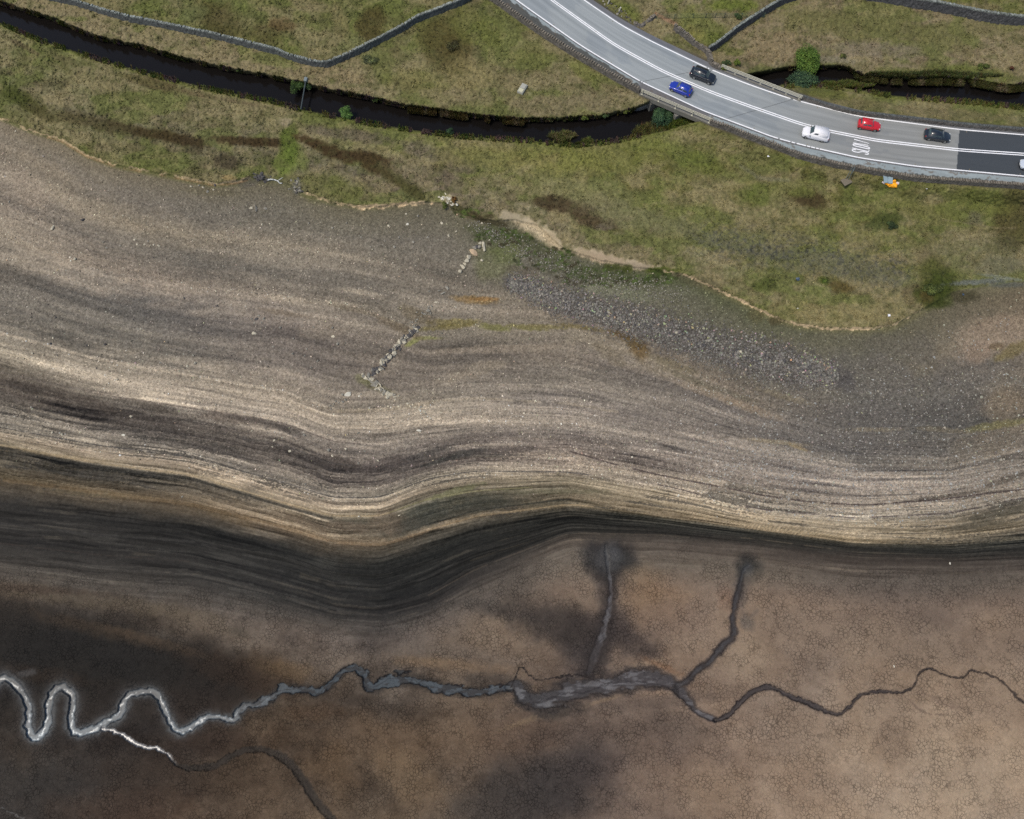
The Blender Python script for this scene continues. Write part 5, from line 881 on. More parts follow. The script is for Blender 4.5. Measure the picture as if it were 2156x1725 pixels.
# small lone stones by area, alike within each area
R = random.Random(31)
AR = [('small stones above the wedge boulder', 'small grey stone in the loose group of pebbles right of the wedge boulder', [(304, 515), (324, 516), (289, 515), (253, 518), (218, 510), (224, 522), (312, 508), (335, 518), (283, 505)], 'pale'),
 ('small stones of the dark cluster', 'small grey stone in the cluster above the smooth oval boulder', [(530, 672), (556, 672), (550, 680), (545, 665), (535, 680)], 'grey'),
 ('dark stones dotted on the left slope', 'small dark stone standing alone on the grey left slope', [(388, 629), (457, 645), (117, 669), (107, 724), (183, 728), (222, 725), (121, 749), (204, 776), (418, 700), (338, 764)], 'dark'),
 ('pale stones dotted on the left slope', 'small pale stone lying alone on the grey left slope', [(111, 712), (68, 744), (291, 694), (296, 693), (394, 772), (455, 852), (259, 455), (50, 756), (247, 799)], 'pale'),
 ('stones in front of the slab', 'small pale stone in the pair on gravel below the long slab', [(552, 473), (568, 472)], 'pale'),
 ('stones on the slope left of the tumbled wall', 'small brown grey stone scattered on the slope left of the tumbled wall', [(606, 591), (641, 749), (616, 745), (617, 713), (537, 704), (660, 690), (575, 730), (700, 690), (760, 830), (645, 735), (590, 690), (668, 760), (655, 775)], 'grey'),
 ('stones by the wall block row', 'small pale stone in the grass above the row of wall blocks', [(1004, 488), (987, 477), (945, 497), (960, 488), (930, 470), (1030, 506), (1015, 470)], 'pale'),
 ('pale stones on the brown strand lines', 'small pale stone on the brown strand line below the curved slope', [(530, 907), (577, 928), (574, 941), (728, 945), (743, 927), (754, 912), (796, 971), (755, 976), (643, 1019), (131, 915), (384, 1046), (700, 960), (768, 950), (610, 950), (840, 1085)], 'pale'),
 ('stones under the tan bank', 'small grey stone on dark gravel below the broad tan bank', [(780, 520), (810, 508), (840, 500), (760, 500), (830, 520), (870, 510), (900, 500), (700, 480), (730, 470), (650, 470), (880, 455)], 'grey'),
 ('stones below the grass edge at left', 'small pale stone just below the eroded grass edge at left', [(403, 393), (419, 391), (450, 400), (428, 395), (20, 425), (5, 430), (33, 277)], 'pale'),
 ('pale stones round the tumbled wall foot', 'small pale stone beside the foot of the tumbled wall', [(804, 821), (799, 818), (811, 825), (814, 830), (820, 834), (824, 829), (806, 832), (832, 841), (839, 834), (832, 831), (784, 810), (790, 812), (864, 856), (875, 857), (886, 857), (882, 862), (893, 866), (896, 871), (869, 852), (858, 850)], 'pale'),
 ('stones left of the white faced boulder', 'small grey stone in the short line left of the white faced boulder', [(707, 845), (700, 856), (697, 862), (722, 846), (713, 848), (694, 855), (728, 842), (703, 851)], 'grey')]
for grp, lab, lst, kd in AR:
    for u, v in lst: stone(u, v, R.uniform(3.2, 5.2), R.uniform(3.2, 5.6), R.uniform(0, 180), kd if R.random() < .8 else 'grey', lab, grp, tall=R.uniform(.5, .8))
# tumbled wall down the shore: one fallen wall, its blocks lie against each other
def tumbled(name, uv, wdt, step, size, label, kinds):
    p, _ = catmull(uv, None, 6); RR = random.Random(len(uv) + int(uv[0][0])); d = np.cumsum(np.r_[0, np.hypot(*np.diff(p, axis=0).T)])
    for s in np.arange(0, d[-1], step):
        u = np.interp(s, d, p[:, 0]); v = np.interp(s, d, p[:, 1])
        for q in range(RR.choice((2, 2, 3))):
            uu, vv = float(u + RR.gauss(0, wdt)), float(v + RR.gauss(0, wdt)); k = RR.choice(kinds); m = MPP(uu, vv); sc_ = size * RR.uniform(.6, 1.3) / m
            stone(uu, vv, sc_ * .85, sc_ * .75 * RR.uniform(.6, 1), RR.uniform(0, 180), k, label, label.split(',')[0], tall=.6, name=name, cat='stone')
tumbled('wall_block', [(880, 692), (865, 704), (848, 718), (830, 740), (810, 762), (795, 778), (782, 790)], 3.4, 3.2, .78, 'fallen wall stone in the diagonal line running down the bare shore', ['grey', 'pale', 'dark'])
tumbled('wall_block', [(768, 792), (782, 803), (795, 814), (812, 826), (832, 838)], 2.6, 4.2, .75, 'fallen wall stone in the short tail bending right below the diagonal line', ['pale', 'grey'])
tumbled('rock', [(930, 418), (945, 421), (955, 430)], 5, 3, .5, 'pale stone in the heap at the head of the mossy gully', ['pale', 'white'])
tumbled('rock', [(618, 384), (624, 395), (632, 406)], 5, 2.4, .55, 'dark grey rock in the outcrop right of the driftwood branch', ['dark', 'grey'])
tumbled('rock', [(540, 371), (552, 375), (562, 381)], 4, 1.6, .6, 'dark broken rock at the grass edge left of the driftwood', ['dark'])
tumbled('rock', [(1270, 4), (1290, 14), (1312, 32), (1335, 46)], 5, 5, .42, 'fallen wall stone scattered along the far road verge', ['grey', 'dark'])
tumbled('rock', [(905, 650), (880, 668), (868, 682)], 4, 6, .4, 'sparse fallen stone between the rounded boulder and the wall line', ['grey'])
# ---- many small stones, real geometry
def scatter_hulls(name, u, v, size, col, matl, label, cat, seed, flat=.65, sink=.12, k=8):
    rng = np.random.default_rng(seed); n = len(u); z = zfun(u, v); x, y = P(u, v, z); tv = []; tf = []; tc = []; base = 0; which = rng.integers(0, k, n)
    for j in range(k):
        hb = hull(500 + j + seed, 8, flat); bmesh.ops.triangulate(hb, faces=hb.faces[:]); hb.verts.index_update(); V0 = np.array([q.co[:] for q in hb.verts]); F0 = np.array([[q.index for q in f.verts] for f in hb.faces]); hb.free()
        i = np.nonzero(which == j)[0]; a = rng.random(len(i)) * 6.283; s = size[i]; an = rng.uniform(.6, 1, len(i))
        X_ = V0[:, 0][None] * s[:, None]; Y_ = V0[:, 1][None] * (s * an)[:, None]; Z_ = V0[:, 2][None] * (s * rng.uniform(.7, 1.3, len(i)))[:, None]
        vx = x[i][:, None] + X_ * np.cos(a)[:, None] - Y_ * np.sin(a)[:, None]; vy = y[i][:, None] + X_ * np.sin(a)[:, None] + Y_ * np.cos(a)[:, None]; vz = z[i][:, None] + Z_ + (s * sink)[:, None]
        tv.append(np.stack([vx, vy, vz], -1).reshape(-1, 3)); off_ = base + np.arange(len(i))[:, None, None] * len(V0); tf.append((F0[None] + off_).reshape(-1, 3)); tc.append(np.repeat(col[i], len(V0), 0)); base += len(i) * len(V0)
    c = np.concatenate(tc); c = np.concatenate([srgb(np.clip(c, 15, 240)) / GAIN, np.ones((len(c), 1))], 1)
    o = mesh_np(name, np.concatenate(tv), np.concatenate(tf), matl, cols={'paint': c}); return tag(o, label, cat, kind='stuff')
gravm = mat('loose_stone', attr='paint', rough=.92, noise=.12, nscale=6)
rng = np.random.default_rng(77)
RB = np.array([(1072, 592), (1130, 615), (1200, 641), (1300, 668), (1400, 698), (1500, 728), (1600, 755), (1690, 778), (1760, 795)], float); RW = np.array([16, 26, 33, 38, 42, 44, 46, 40, 22.])
tt = rng.random(8600) * (len(RB) - 1); i0 = tt.astype(int); fr_ = tt - i0; cu = RB[i0, 0] * (1 - fr_) + RB[i0 + 1, 0] * fr_; cv = RB[i0, 1] * (1 - fr_) + RB[i0 + 1, 1] * fr_; cw = RW[i0] * (1 - fr_) + RW[i0 + 1] * fr_
ro = np.clip(rng.normal(0, .55, 8600), -1.7, 1.5); ru = cu + rng.normal(0, 4, 8600) + ro * cw * -.3; rv = cv + ro * cw
rs = rng.uniform(.24, .66, 8600) * (1 - .25 * np.abs(ro)); rc = np.array([116, 112, 108.]) + rng.normal(0, 15, (8600, 1)) + rng.normal(0, 1.5, (8600, 3)); pal = (rng.random(8600) < .05 + .16 * (ro < -.55)); rc[pal] = np.array([168, 160, 142.]) + rng.normal(0, 12, (pal.sum(), 3))
big = np.argsort(-rs)[:220]; keep = np.ones(8600, bool); keep[big] = False
scatter_hulls('rubble', ru[keep], rv[keep], rs[keep], rc[keep], gravm, 'band of grey angular rubble lying across the shore', 'rubble', 3)
RR = random.Random(9)
for i in big:
    m = MPP(ru[i], rv[i]); stone(float(ru[i]), float(rv[i]), rs[i] / m * .72, rs[i] / m * RR.uniform(.5, .7), RR.uniform(0, 180), 'pale' if pal[i] else RR.choice(('grey', 'dark', 'dark')), 'larger pale stone standing out in the grey rubble band' if pal[i] else 'larger grey angular stone within the rubble band', 'larger pale stones of the rubble band' if pal[i] else 'larger grey stones of the rubble band', tall=.55)
# gravel: density follows the strand lines
n = 150000; gu = rng.uniform(-160, 2320, n); gv = rng.uniform(250, 1180, n); s_ = level(gu, gv)
def near(f, w, dy=0): return np.exp(-((gv - f(gu) - dy) / w) ** 2)
lf = 1 - sm(gu, 900, 1150); rt = sm(gu, 900, 1300)
dens = .13 + .75 * near(LB, 16) * lf + .8 * near(LC, 10) * lf + .7 * near(LD, 6) * lf + .8 * near(LF2, 24, 16) * rt + .35 * near(LF2, 60, -40) * rt + .35 * near(LE, 24, 10) * sm(gu, 700, 1100) + .25 * sm(fbm(gu / 60, gv / 40, 300, 3), .5, .65) + .55 * sm(gu, 1350, 1600) * sm(gv, 740, 800) * (1 - sm(gv, 960, 1060)) + .3 * near(LG, 8, 8) * (1 - sm(gu, 1100, 1300))
ok = (rng.random(n) < dens * .72) & (gv > LA(gu) + 7) & (rng.random(n) < 1 - sm(s_, 9.1, 9.9) * .85) & (s_ < 10.6)
gu, gv = gu[ok], gv[ok]; pbk, zk, mk_ = paint_at(gu, gv); n = len(gu)
br_ = np.where(rng.random(n) < .45, rng.uniform(1.2, 1.85, n), rng.uniform(.75, 1.1, n)); gc = pbk * br_[:, None] * (1 + rng.normal(0, .015, (n, 3))); pal = rng.random(n) < .04; gc[pal] = np.array([196, 186, 160.]) + rng.normal(0, 10, (pal.sum(), 3))
wr = sm(gu, 1150, 1650)[:, None]; gc = gc * (1 - wr) + np.minimum(gc, 168) * wr; gs = np.clip(rng.lognormal(-1.6, .36, n), .10, .5) * (1 + .25 * sm(gu, 1100, 1600))
scatter_hulls('gravel', gu, gv, gs, gc, gravm, 'loose gravel and small stones strewn along the strand lines', 'gravel', 5, sink=.05, k=6)
# pale cobbles in the mossy gully
n = 1500; t_ = rng.random(n); gu = 960 + t_ * 480 + rng.normal(0, 14, n); gv = np.interp(gu, [960, 1040, 1130, 1250, 1340, 1440], [440, 490, 540, 585, 605, 625]) + rng.normal(0, 14, n); ok = gv > LA(gu) + 8; gu, gv = gu[ok], gv[ok]; n = len(gu)
scatter_hulls('cobbles', gu, gv, rng.uniform(.14, .40, n), np.array([134, 130, 120.]) + rng.normal(0, 20, (n, 1)) + 0 * np.zeros((n, 3)), gravm, 'pale cobbles among the moss of the gully', 'cobbles', 6)
# ================================================================ VEGETATION
leafm = mat('leaf', attr='paint', rough=.8); n_ = leafm.node_tree.nodes; l_ = leafm.node_tree.links
tr_ = n_.new('ShaderNodeBsdfTranslucent'); mx_ = n_.new('ShaderNodeMixShader'); mx_.inputs[0].default_value = .25; at_ = [q for q in n_ if q.type == 'ATTRIBUTE'][0]
l_.new(at_.outputs['Color'], tr_.inputs['Color']); l_.new(n_['Principled BSDF'].outputs[0], mx_.inputs[1]); l_.new(tr_.outputs[0], mx_.inputs[2]); l_.new(mx_.outputs[0], n_['Material Output'].inputs['Surface'])
barkm = mat('bark', (.05, .04, .03), .9, noise=.2)
def leaves(pts, nrm, size, col, rng):
    n = len(pts); d = nrm + rng.normal(0, .55, (n, 3)); d /= np.linalg.norm(d, axis=1)[:, None]; a = rng.normal(0, 1, (n, 3)); t = np.cross(d, a); t /= np.linalg.norm(t, axis=1)[:, None]; b = np.cross(d, t)
    s = size[:, None]; q = np.stack([pts - t * s * .5, pts + b * s * .32, pts + t * s * .5, pts - b * s * .32], 1).reshape(-1, 3); f = np.arange(4 * n).reshape(-1, 4); c = np.repeat(col, 4, 0)
    return q, f, np.concatenate([srgb(np.clip(c, 12, 240)) / GAIN, np.ones((len(c), 1))], 1)
def shrub(name, u, v, rx, ry, hgt, col, label, cat, seed, n=1500, leaf=.16, zb=None, lobes=9, stem=True, dcol=18):
    rng = np.random.default_rng(seed); m = MPP(u, v); z0 = float(zfun(u, v)) if zb is None else zb; base = PV(u, v, z0); o = empty(name, base, label=label, cat=cat)
    RX, RY = rx * m, ry * m * 1.15
    lc = rng.normal(0, 1, (lobes, 3)); lc /= np.linalg.norm(lc, axis=1)[:, None]; lc *= rng.uniform(.35, .72, (lobes, 1)); lc[:, 2] = np.abs(lc[:, 2]); lr = rng.uniform(.30, .48, lobes)
    w = rng.integers(0, lobes, n); d = rng.normal(0, 1, (n, 3)); d /= np.linalg.norm(d, axis=1)[:, None]; d[:, 2] = np.where(d[:, 2] < -.3, -d[:, 2], d[:, 2]); p = lc[w] + d * lr[w][:, None] * rng.uniform(.55, 1.12, (n, 1))
    pts = np.stack([p[:, 0] * RX, p[:, 1] * RY, hgt * (.30 + .62 * p[:, 2])], 1); tone = rng.normal(0, dcol, (n, 1)) + rng.normal(0, 12, lobes)[w][:, None]; c = np.array(col, float) + tone * np.array([1, 1, .6]) + rng.normal(0, 3, (n, 3))
    q, f, cc = leaves(pts, d + np.array([0, 0, .5]), rng.uniform(.7, 1.5, n) * leaf, c, rng); mesh_np('foliage', q, f, leafm, o, cols={'paint': cc})
    if stem:
        bm = bmesh.new(); R_ = random.Random(seed)
        tube(bm, (0, 0, -.3), (0, 0, hgt * .4), .05 * hgt ** .5 + .02, 7, .03)
        for i in range(6): L_ = lc[i % lobes]; tube(bm, (0, 0, hgt * R_.uniform(.1, .35)), (L_[0] * RX, L_[1] * RY, hgt * (.3 + .5 * L_[2])), .028, 5, .012)
        bm_obj('trunk' if hgt > 2.4 else 'stems', bm, barkm, o)
    return o
WZ = -2.75
for a in [
 ('tree', 1695, 143, 31, 32, 3.6, (98, 128, 50), 'bright green bushy tree on the far stream bank by the bridge', 'tree', 1, 5200, .19, -2.3, 16),
 ('bush', 1682, 184, 40, 28, 2.4, (68, 96, 68), 'dark bluish green bush against the far guard rail', 'bush', 2, 5200, .19, -2.4, 15),
 ('bush', 1390, 254, 25, 26, 2.4, (70, 102, 68), 'dark bluish green bush in the stream below the near guard rail', 'bush', 3, 3400, .17, -2.6, 11),
 ('bush', 731, 243, 18, 16, 1.7, (92, 128, 62), 'fresh light green bush on the near bank right of the pipe', 'bush', 4, 1800, .17, -2.2, 8),
 ('bush', 627, 188, 17, 18, 1.6, (58, 84, 34), 'dark green bush left of the pipe on the far bank', 'bush', 5, 1700, .17, -2.3, 8),
 ('bush', 650, 190, 13, 14, 1.3, (48, 72, 32), 'dark green bush right of the pipe on the far bank', 'bush', 6, 1200, .16, -2.3, 7),
 ('bush', 950, 280, 11, 8, 1.2, (62, 92, 58), 'small bluish green bush on the near bank in midstream length', 'bush', 7, 1000, .15, -2.3, 7),
 ('bush', 957, 423, 7, 7, .9, (118, 84, 40), 'round rusty brown fern above the gully', 'fern', 8, 700, .15, None, 6),
 ('bush', 938, 434, 9, 11, .9, (84, 96, 40), 'olive green bush at the head of the gully', 'bush', 9, 900, .15, None, 7),
 ('bush', 1522, 104 + 115 - 72, 8, 7, 1.0, (104, 118, 44), 'yellow green bush by the far guard rail start', 'bush', 10, 800, .14, None, 6),
 ('bush', 1550, 137, 8, 9, 1.0, (98, 116, 40), 'small yellow green bush above the far guard rail', 'bush', 11, 900, .14, None, 6),
 ('bush', 1528, 136, 10, 8, .8, (64, 84, 48), 'low dark green bush left of the yellow green one', 'bush', 12, 800, .14, None, 6),
 ('bush', 1903, 163, 12, 9, 1.2, (62, 84, 46), 'dark green bush overhanging the far bank of the right hand stream', 'bush', 13, 1100, .15, -2.2, 7),
 ('bush', 1775, 24 + 97, 10, 6, .6, (90, 96, 48), 'low olive bush on the tan bank above the right hand stream', 'bush', 14, 500, .14, None, 5),
 ('bush', 2067, 145, 14, 9, .9, (84, 98, 44), 'olive green bush on the bank far right above the stream', 'bush', 15, 900, .15, None, 6),
 ('bush', 2128, 148, 7, 6, .8, (100, 60, 44), 'reddish brown bush near the right edge above the stream', 'bush', 16, 500, .14, None, 5),
 ('bush', 1735, 592, 7, 5, .5, (96, 116, 44), 'small bright green clump in the middle of the dry grass', 'bush', 17, 400, .13, None, 5),
 ('bush', 1875, 477, 14, 10, .7, (60, 78, 44), 'dark green nettle patch in the sloping grass', 'bush', 18, 900, .15, None, 7),
 ('bush', 1553, 180 - 143 + 0, 13, 8, .6, (64, 86, 40), 'dark green patch of weeds under the wire fence', 'bush', 19, 700, .15, None, 6),
 ('bush', 1230, 252, 10, 6, .8, (92, 108, 40), 'yellow green bush hanging over the far bank, left one of three', 'bush', 20, 700, .14, -2.2, 6),
 ('bush', 1160, 250, 16, 6, .7, (88, 104, 44), 'wide yellow green bush on the far bank below the slab', 'bush', 21, 900, .14, -2.1, 7),
 ('bush', 1275, 247, 9, 7, .8, (66, 88, 50), 'dark green bush on the far bank, middle one of three', 'bush', 22, 600, .14, -2.2, 6),
 ('bush', 1318, 236, 11, 9, .9, (98, 108, 44), 'yellow green bush beside the bridge wing wall', 'bush', 23, 900, .14, -2.2, 6),
 ('bush', 1118, 240 + 6, 14, 6, .6, (92, 106, 44), 'yellow green bush on the far bank, leftmost below the pale slab', 'bush', 24, 700, .14, -2.1, 6),
 ('bush', 130, 46, 11, 7, .7, (98, 120, 60), 'light green bush on the far bank near the top left corner', 'bush', 25, 700, .14, -2.2, 6),
 ('bush', 793, 212, 14, 7, .7, (84, 104, 44), 'green bush on the far bank right of the light green bush', 'bush', 26, 700, .14, -2.2, 6),
 ('bush', 506, 151, 8, 5, .6, (88, 112, 54), 'small green bush on the far bank left of the pipe', 'bush', 27, 500, .14, -2.2, 5),
 ('bush', 780, 128, 16, 13, .8, (108, 116, 78), 'grey green flowering bush below the corner of the long wall', 'bush', 28, 1100, .15, None, 8),
 ('bush', 955, 100, 18, 16, .7, (74, 72, 40), 'brown green rough bush in the field beside the road', 'bush', 29, 1100, .16, None, 8),
 ('bush', 1963, 612, 26, 15, .8, (80, 92, 44), 'wide dark green rush patch at the end of the small wet channel', 'bush', 30, 1900, .16, None, 9),
 ]: 
    nm, u, v, rx, ry, h, c, lb, ct_, sd, n, lf_, zb, lo = a; shrub(nm, u, v, rx, ry, h, c, lb, ct_, sd, n, lf_, zb, lo)
# ---- tufts: many blades, counted by nobody
def tufts(name, u, v, hgt, wid, col, matl, label, cat, seed, blades=4, lean=.7, zoff=None, dirv=None):
    rng = np.random.default_rng(seed); n = len(u); z = zfun(u, v) if zoff is None else zoff; x, y = P(u, v, z); q = []; c = []
    for k in range(blades):
        a = rng.random(n) * 6.283; r = rng.uniform(.3, 1, n) * lean * hgt; dx = np.cos(a) * r; dy = np.sin(a) * r
        if dirv is not None: dx = dx * .5 + dirv[0] * hgt; dy = dy * .5 + dirv[1] * hgt
        w = wid * rng.uniform(.6, 1.3, n) / 2; px, py = -np.sin(a) * w, np.cos(a) * w; h = hgt * rng.uniform(.6, 1.1, n)
        q.append(np.stack([np.stack([x - px, y - py, z - .05], -1), np.stack([x + px, y + py, z - .05], -1), np.stack([x + dx, y + dy, z + h], -1)], 1)); c.append(np.repeat((col * rng.uniform(.82, 1.22, (n, 1)))[:, None], 3, 1))
    q = np.concatenate(q).reshape(-1, 3); c = np.concatenate(c).reshape(-1, 3); c = np.concatenate([srgb(np.clip(c, 12, 240)) / GAIN, np.ones((len(c), 1))], 1)
    return tag(mesh_np(name, q, np.arange(len(q)).reshape(-1, 3), matl, cols={'paint': c}), label, cat, kind='stuff')
rng = np.random.default_rng(91)
n = 210000; gu = rng.uniform(-150, 2300, n); gv = rng.uniform(-130, 700, n); pbk, zk, mk_ = paint_at(gu, gv); cl = fbm(gu / 11, gv / 9, 310, 3); ok = (mk_[:, 0] > .8) & (rng.random(n) < .35 + .9 * sm(cl, .42, .62)); gu, gv, pbk, cl = gu[ok], gv[ok], pbk[ok], cl[ok]
lmg = pbk.mean(axis=1); kf = .98 + .24 * sm(lmg, 70, 96); kp = rng.random(len(gu)) < .35 + .65 * sm(lmg, 62, 88); gu, gv, pbk, cl, kf = gu[kp], gv[kp], pbk[kp], cl[kp], kf[kp]
tufts('grass', gu, gv, rng.uniform(.06, .15, len(gu)) * (.7 + .8 * sm(cl, .4, .7)), rng.uniform(.12, .24, len(gu)), np.clip(pbk * (kf - .10 * sm(cl, .45, .65))[:, None] * np.array([1.0, 1.0, .97]) + rng.normal(0, 6, (len(gu), 1)), 20, 220), leafm, 'rough moorland grass covering the banks', 'grass', 11, 3, 1.5)
# overhanging grass, heather and ferns along both banks of the stream
def bank(fn, dv0, dv1, n, seed, cols, h0, h1, label, name, dirv, lo=-200, hi=2350, wid=.16, thr=.45):
    rng = np.random.default_rng(seed); u = rng.uniform(lo, hi, n); t = rng.random(n); v = fn(u) + dv0 + (dv1 - dv0) * t; cl = fbm(u / 13, u * 0 + seed, 320 + seed, 3); ok = (cl > thr) & ~((u > 1335) & (u < 1600) & (fn is SN)) & ~((u > 1480) & (u < 1650)) & ~((u > 1350) & (fn is SS)& (u<1500)); u, v, cl = u[ok], v[ok], cl[ok]
    ci_ = (vn(u / 16, u * 0 + 3.3, 330 + seed) * len(cols)).astype(int) % len(cols); c = np.array(cols, float)[ci_] + rng.normal(0, 7, (len(u), 3))
    tufts(name, u, v, rng.uniform(h0, h1, len(u)), wid * np.ones(len(u)), c, leafm, label, 'bank plants', seed, 5, .8, zoff=np.maximum(zfun(u, v), -2.4), dirv=dirv)
bank(SN, -9, 1, 9000, 1, [(110, 104, 64), (86, 88, 40), (130, 118, 86), (92, 76, 82), (74, 80, 36), (104, 96, 52)], .3, .75, 'tussocks and heather overhanging the far stream bank', 'bank_grass', (0, -.35))
bank(SS, -4, 7, 9000, 2, [(98, 106, 48), (84, 96, 40), (112, 112, 58), (104, 86, 82), (90, 98, 44), (120, 118, 70)], .2, .55, 'leafy fringe along the near stream bank', 'bank_grass', (0, .15), thr=.38)
bank(SN, -6, 7, 5200, 3, [(148, 134, 104), (118, 104, 62), (96, 88, 44)], .5, 1.0, 'dry straw coloured tussocks drooping over the far bank', 'bank_grass', (.05, -.5), lo=860, hi=1110, wid=.14, thr=.40)
bank(SN, -4, 9, 5200, 4, [(136, 126, 96), (100, 98, 54), (84, 84, 40)], .5, 1.0, 'dry tussocks drooping over the far bank of the right hand stream', 'bank_grass', (.0, -.5), lo=1790, hi=2156, wid=.14, thr=.40)
def patch(name, u0, v0, ru_, rv_, n, cols, h0, h1, label, seed, zoff=None):
    rng = np.random.default_rng(seed); a = rng.random(n) * 6.283; r = rng.random(n) ** .6; u = u0 + np.cos(a) * r * ru_ * (1 + .25 * np.sin(3 * a + seed)); v = v0 + np.sin(a) * r * rv_ * (1 + .25 * np.sin(4 * a)); c = np.array(cols, float)[rng.integers(0, len(cols), n)] + rng.normal(0, 8, (n, 3))
    tufts(name, u, v, rng.uniform(h0, h1, n), .15 * np.ones(n), c, leafm, label, 'bank plants', seed, 5, .75, zoff=None if zoff is None else np.full(n, zoff))
patch('reed_bed', 1184, 290, 26, 10, 900, [(112, 112, 66), (98, 104, 52), (130, 122, 84)], .3, .8, 'grassy islet of reeds standing in the dark stream', 41, -2.8)
patch('reed_bed', 1236, 301, 11, 8, 350, [(108, 114, 56), (96, 106, 48)], .3, .7, 'small reed islet right of the larger one', 42, -2.8)
patch('scrub', 1370, 278, 30, 16, 1500, [(104, 108, 52), (92, 96, 40), (86, 74, 46), (120, 116, 64)], .4, 1.0, 'mixed scrub beside the dark bush below the bridge', 43, -2.6)
patch('scrub', 1436, 265, 38, 17, 2600, [(88, 104, 38), (98, 116, 42), (70, 78, 34), (120, 134, 48)], .4, 1.0, 'dark green scrub filling the bank under the guard rail', 44, -2.5)
patch('scrub', 1770, 180, 56, 7, 1300, [(98, 112, 40), (84, 98, 40), (110, 104, 62)], .3, .7, 'yellow green scrub along the near bank right of the dark bush', 45, -2.3)
patch('scrub', 1950, 160, 130, 9, 2600, [(84, 92, 46), (92, 98, 52), (74, 80, 40)], .3, .7, 'green scrub on the far bank of the right hand stream', 46)
# ================================================================ SMALL THINGS
metal_g = mat('galvanised_steel', pc(134, 146, 152), .5, metal=.3); darkm = mat('dark_pipe', pc(66, 76, 80), .6)
# pipe spanning the stream with a meter box
a = PV(632, 239, -1.35); b = PV(643.5, 172, -1.0); root = empty('pipe_crossing', a, label='thin dark pipe spanning the stream from bank to bank', cat='pipe'); bm = bmesh.new(); tube(bm, (0, 0, 0), b - a, .11, 12); bm_obj('pipe', bm, darkm, root)
bm = bmesh.new(); box(bm, b - a + Vector((.02, .35, .05)), (.55, .8, .45), Matrix.Rotation(-.15, 3, 'Z'), bev=.05); bm_obj('meter_box', bm, metal_g, root); bm = bmesh.new(); box(bm, b - a + Vector((.02, .35, -.75)), (.2, .2, 1.3)); bm_obj('support_post', bm, metal_g, root); bm = bmesh.new(); box(bm, (0, -.1, -.45), (.18, .18, 1.1)); bm_obj('support_post', bm, metal_g, root)
# concrete chamber
p = G(1100, 189); root = empty('inspection_chamber', p, math.radians(-28), label='pale concrete inspection slab in the grass left of the bridge', cat='concrete slab'); cm = mat('cast_concrete', pc(176, 176, 170), .9, noise=.1); lm = mat('lid_cream', pc(206, 204, 180), .8, noise=.06)
bm = bmesh.new(); box(bm, (0, 0, .12), (1.05, 1.95, .5), bev=.03); bm_obj('base_slab', bm, cm, root); bm = bmesh.new(); box(bm, (0, .38, .43), (.8, .95, .12), bev=.03); bm_obj('lid', bm, cm, root); bm = bmesh.new(); box(bm, (0, -.52, .42), (.8, .7, .10), bev=.03); bm_obj('lid', bm, lm, root)
# road sign on two posts seen from above
p = G(1783, 379); t = PV(1797.5, 352.5, p.z + 2.9); root = empty('road_sign', p, label='grey backed road sign on two posts leaning over the parapet wall', cat='road sign'); d = t - p
for dx in (-.18, .18):
    bm = bmesh.new(); tube(bm, (dx, -dx * .3, -.3), d + Vector((dx, -dx * .3, 0)), .055, 10); bm_obj('post', bm, metal_g, root)
bm = bmesh.new(); rot = d.to_track_quat('Z', 'Y').to_matrix(); box(bm, d * .74 + Vector((.10, -.10, 0)), (.95, .05, 1.0), Matrix.Rotation(1.15, 3, 'Z') @ Matrix.Rotation(.0, 3, 'X'), bev=.012); bm_obj('sign_plate', bm, metal_g, root)
bm = bmesh.new(); box(bm, (-.12, -.28, .02), (1.5, 1.3, .22), Matrix.Rotation(.5, 3, 'Z'), bev=.06); bm_obj('footing', bm, mat('old_footing', pc(124, 116, 104), .95, noise=.15), root)
# roadworks sign lying face down, sandbags beside it
p = G(1868, 379); root = empty('temporary_road_sign', p, math.radians(-4), label='two pale blue grey sign boards lying on the grass below the parapet', cat='road sign'); sgn = mat('sign_back', pc(150, 172, 188), .5, noise=.04)
for i, (x, y, rz, tx) in enumerate([(-.36, 0, .08, .10), (.40, -.08, -.06, -.06)]):
    bm = bmesh.new(); box(bm, (x, y, .22), (.74, 1.35, .04), Matrix.Rotation(rz, 3, 'Z') @ Matrix.Rotation(.14, 3, 'X') @ Matrix.Rotation(tx, 3, 'Y'), bev=.012); bm_obj('board', bm, sgn, root)
bm = bmesh.new(); box(bm, (.02, -.05, .14), (.05, 1.25, .06)); box(bm, (0, -.45, .10), (1.4, .05, .06)); bm_obj('frame', bm, darkm, root)
bagm = mat('orange_sack', (.95, .42, .012), .7, noise=.14, nscale=5, bump=.4)
def sack(u, v, sx, sy, rz, label, m=bagm, sz=.26):
    bm = bmesh.new(); bmesh.ops.create_grid(bm, x_segments=10, y_segments=8, size=.5); R_ = random.Random(int(u * 7)); top = []
    for q in bm.verts: e = max(0, 1 - (abs(q.co.x) * 2) ** 3) * max(0, 1 - (abs(q.co.y) * 2) ** 3); q.co = Vector((q.co.x * sx * (1 + .1 * math.sin(q.co.y * 9)), q.co.y * sy * (1 + .12 * math.sin(q.co.x * 8)), sz * e ** .5 + R_.uniform(-.02, .02)))
    r = bmesh.ops.extrude_face_region(bm, geom=bm.faces[:]); 
    for q in r['geom']:
        if isinstance(q, bmesh.types.BMVert): q.co.z = min(q.co.z * .1, .02) - .06
    o = bm_obj('sandbag', bm, m, None, smooth=True); o.location = G(u, v, .07); o.rotation_euler = (0, 0, rz); return tag(o, label, 'sandbag')
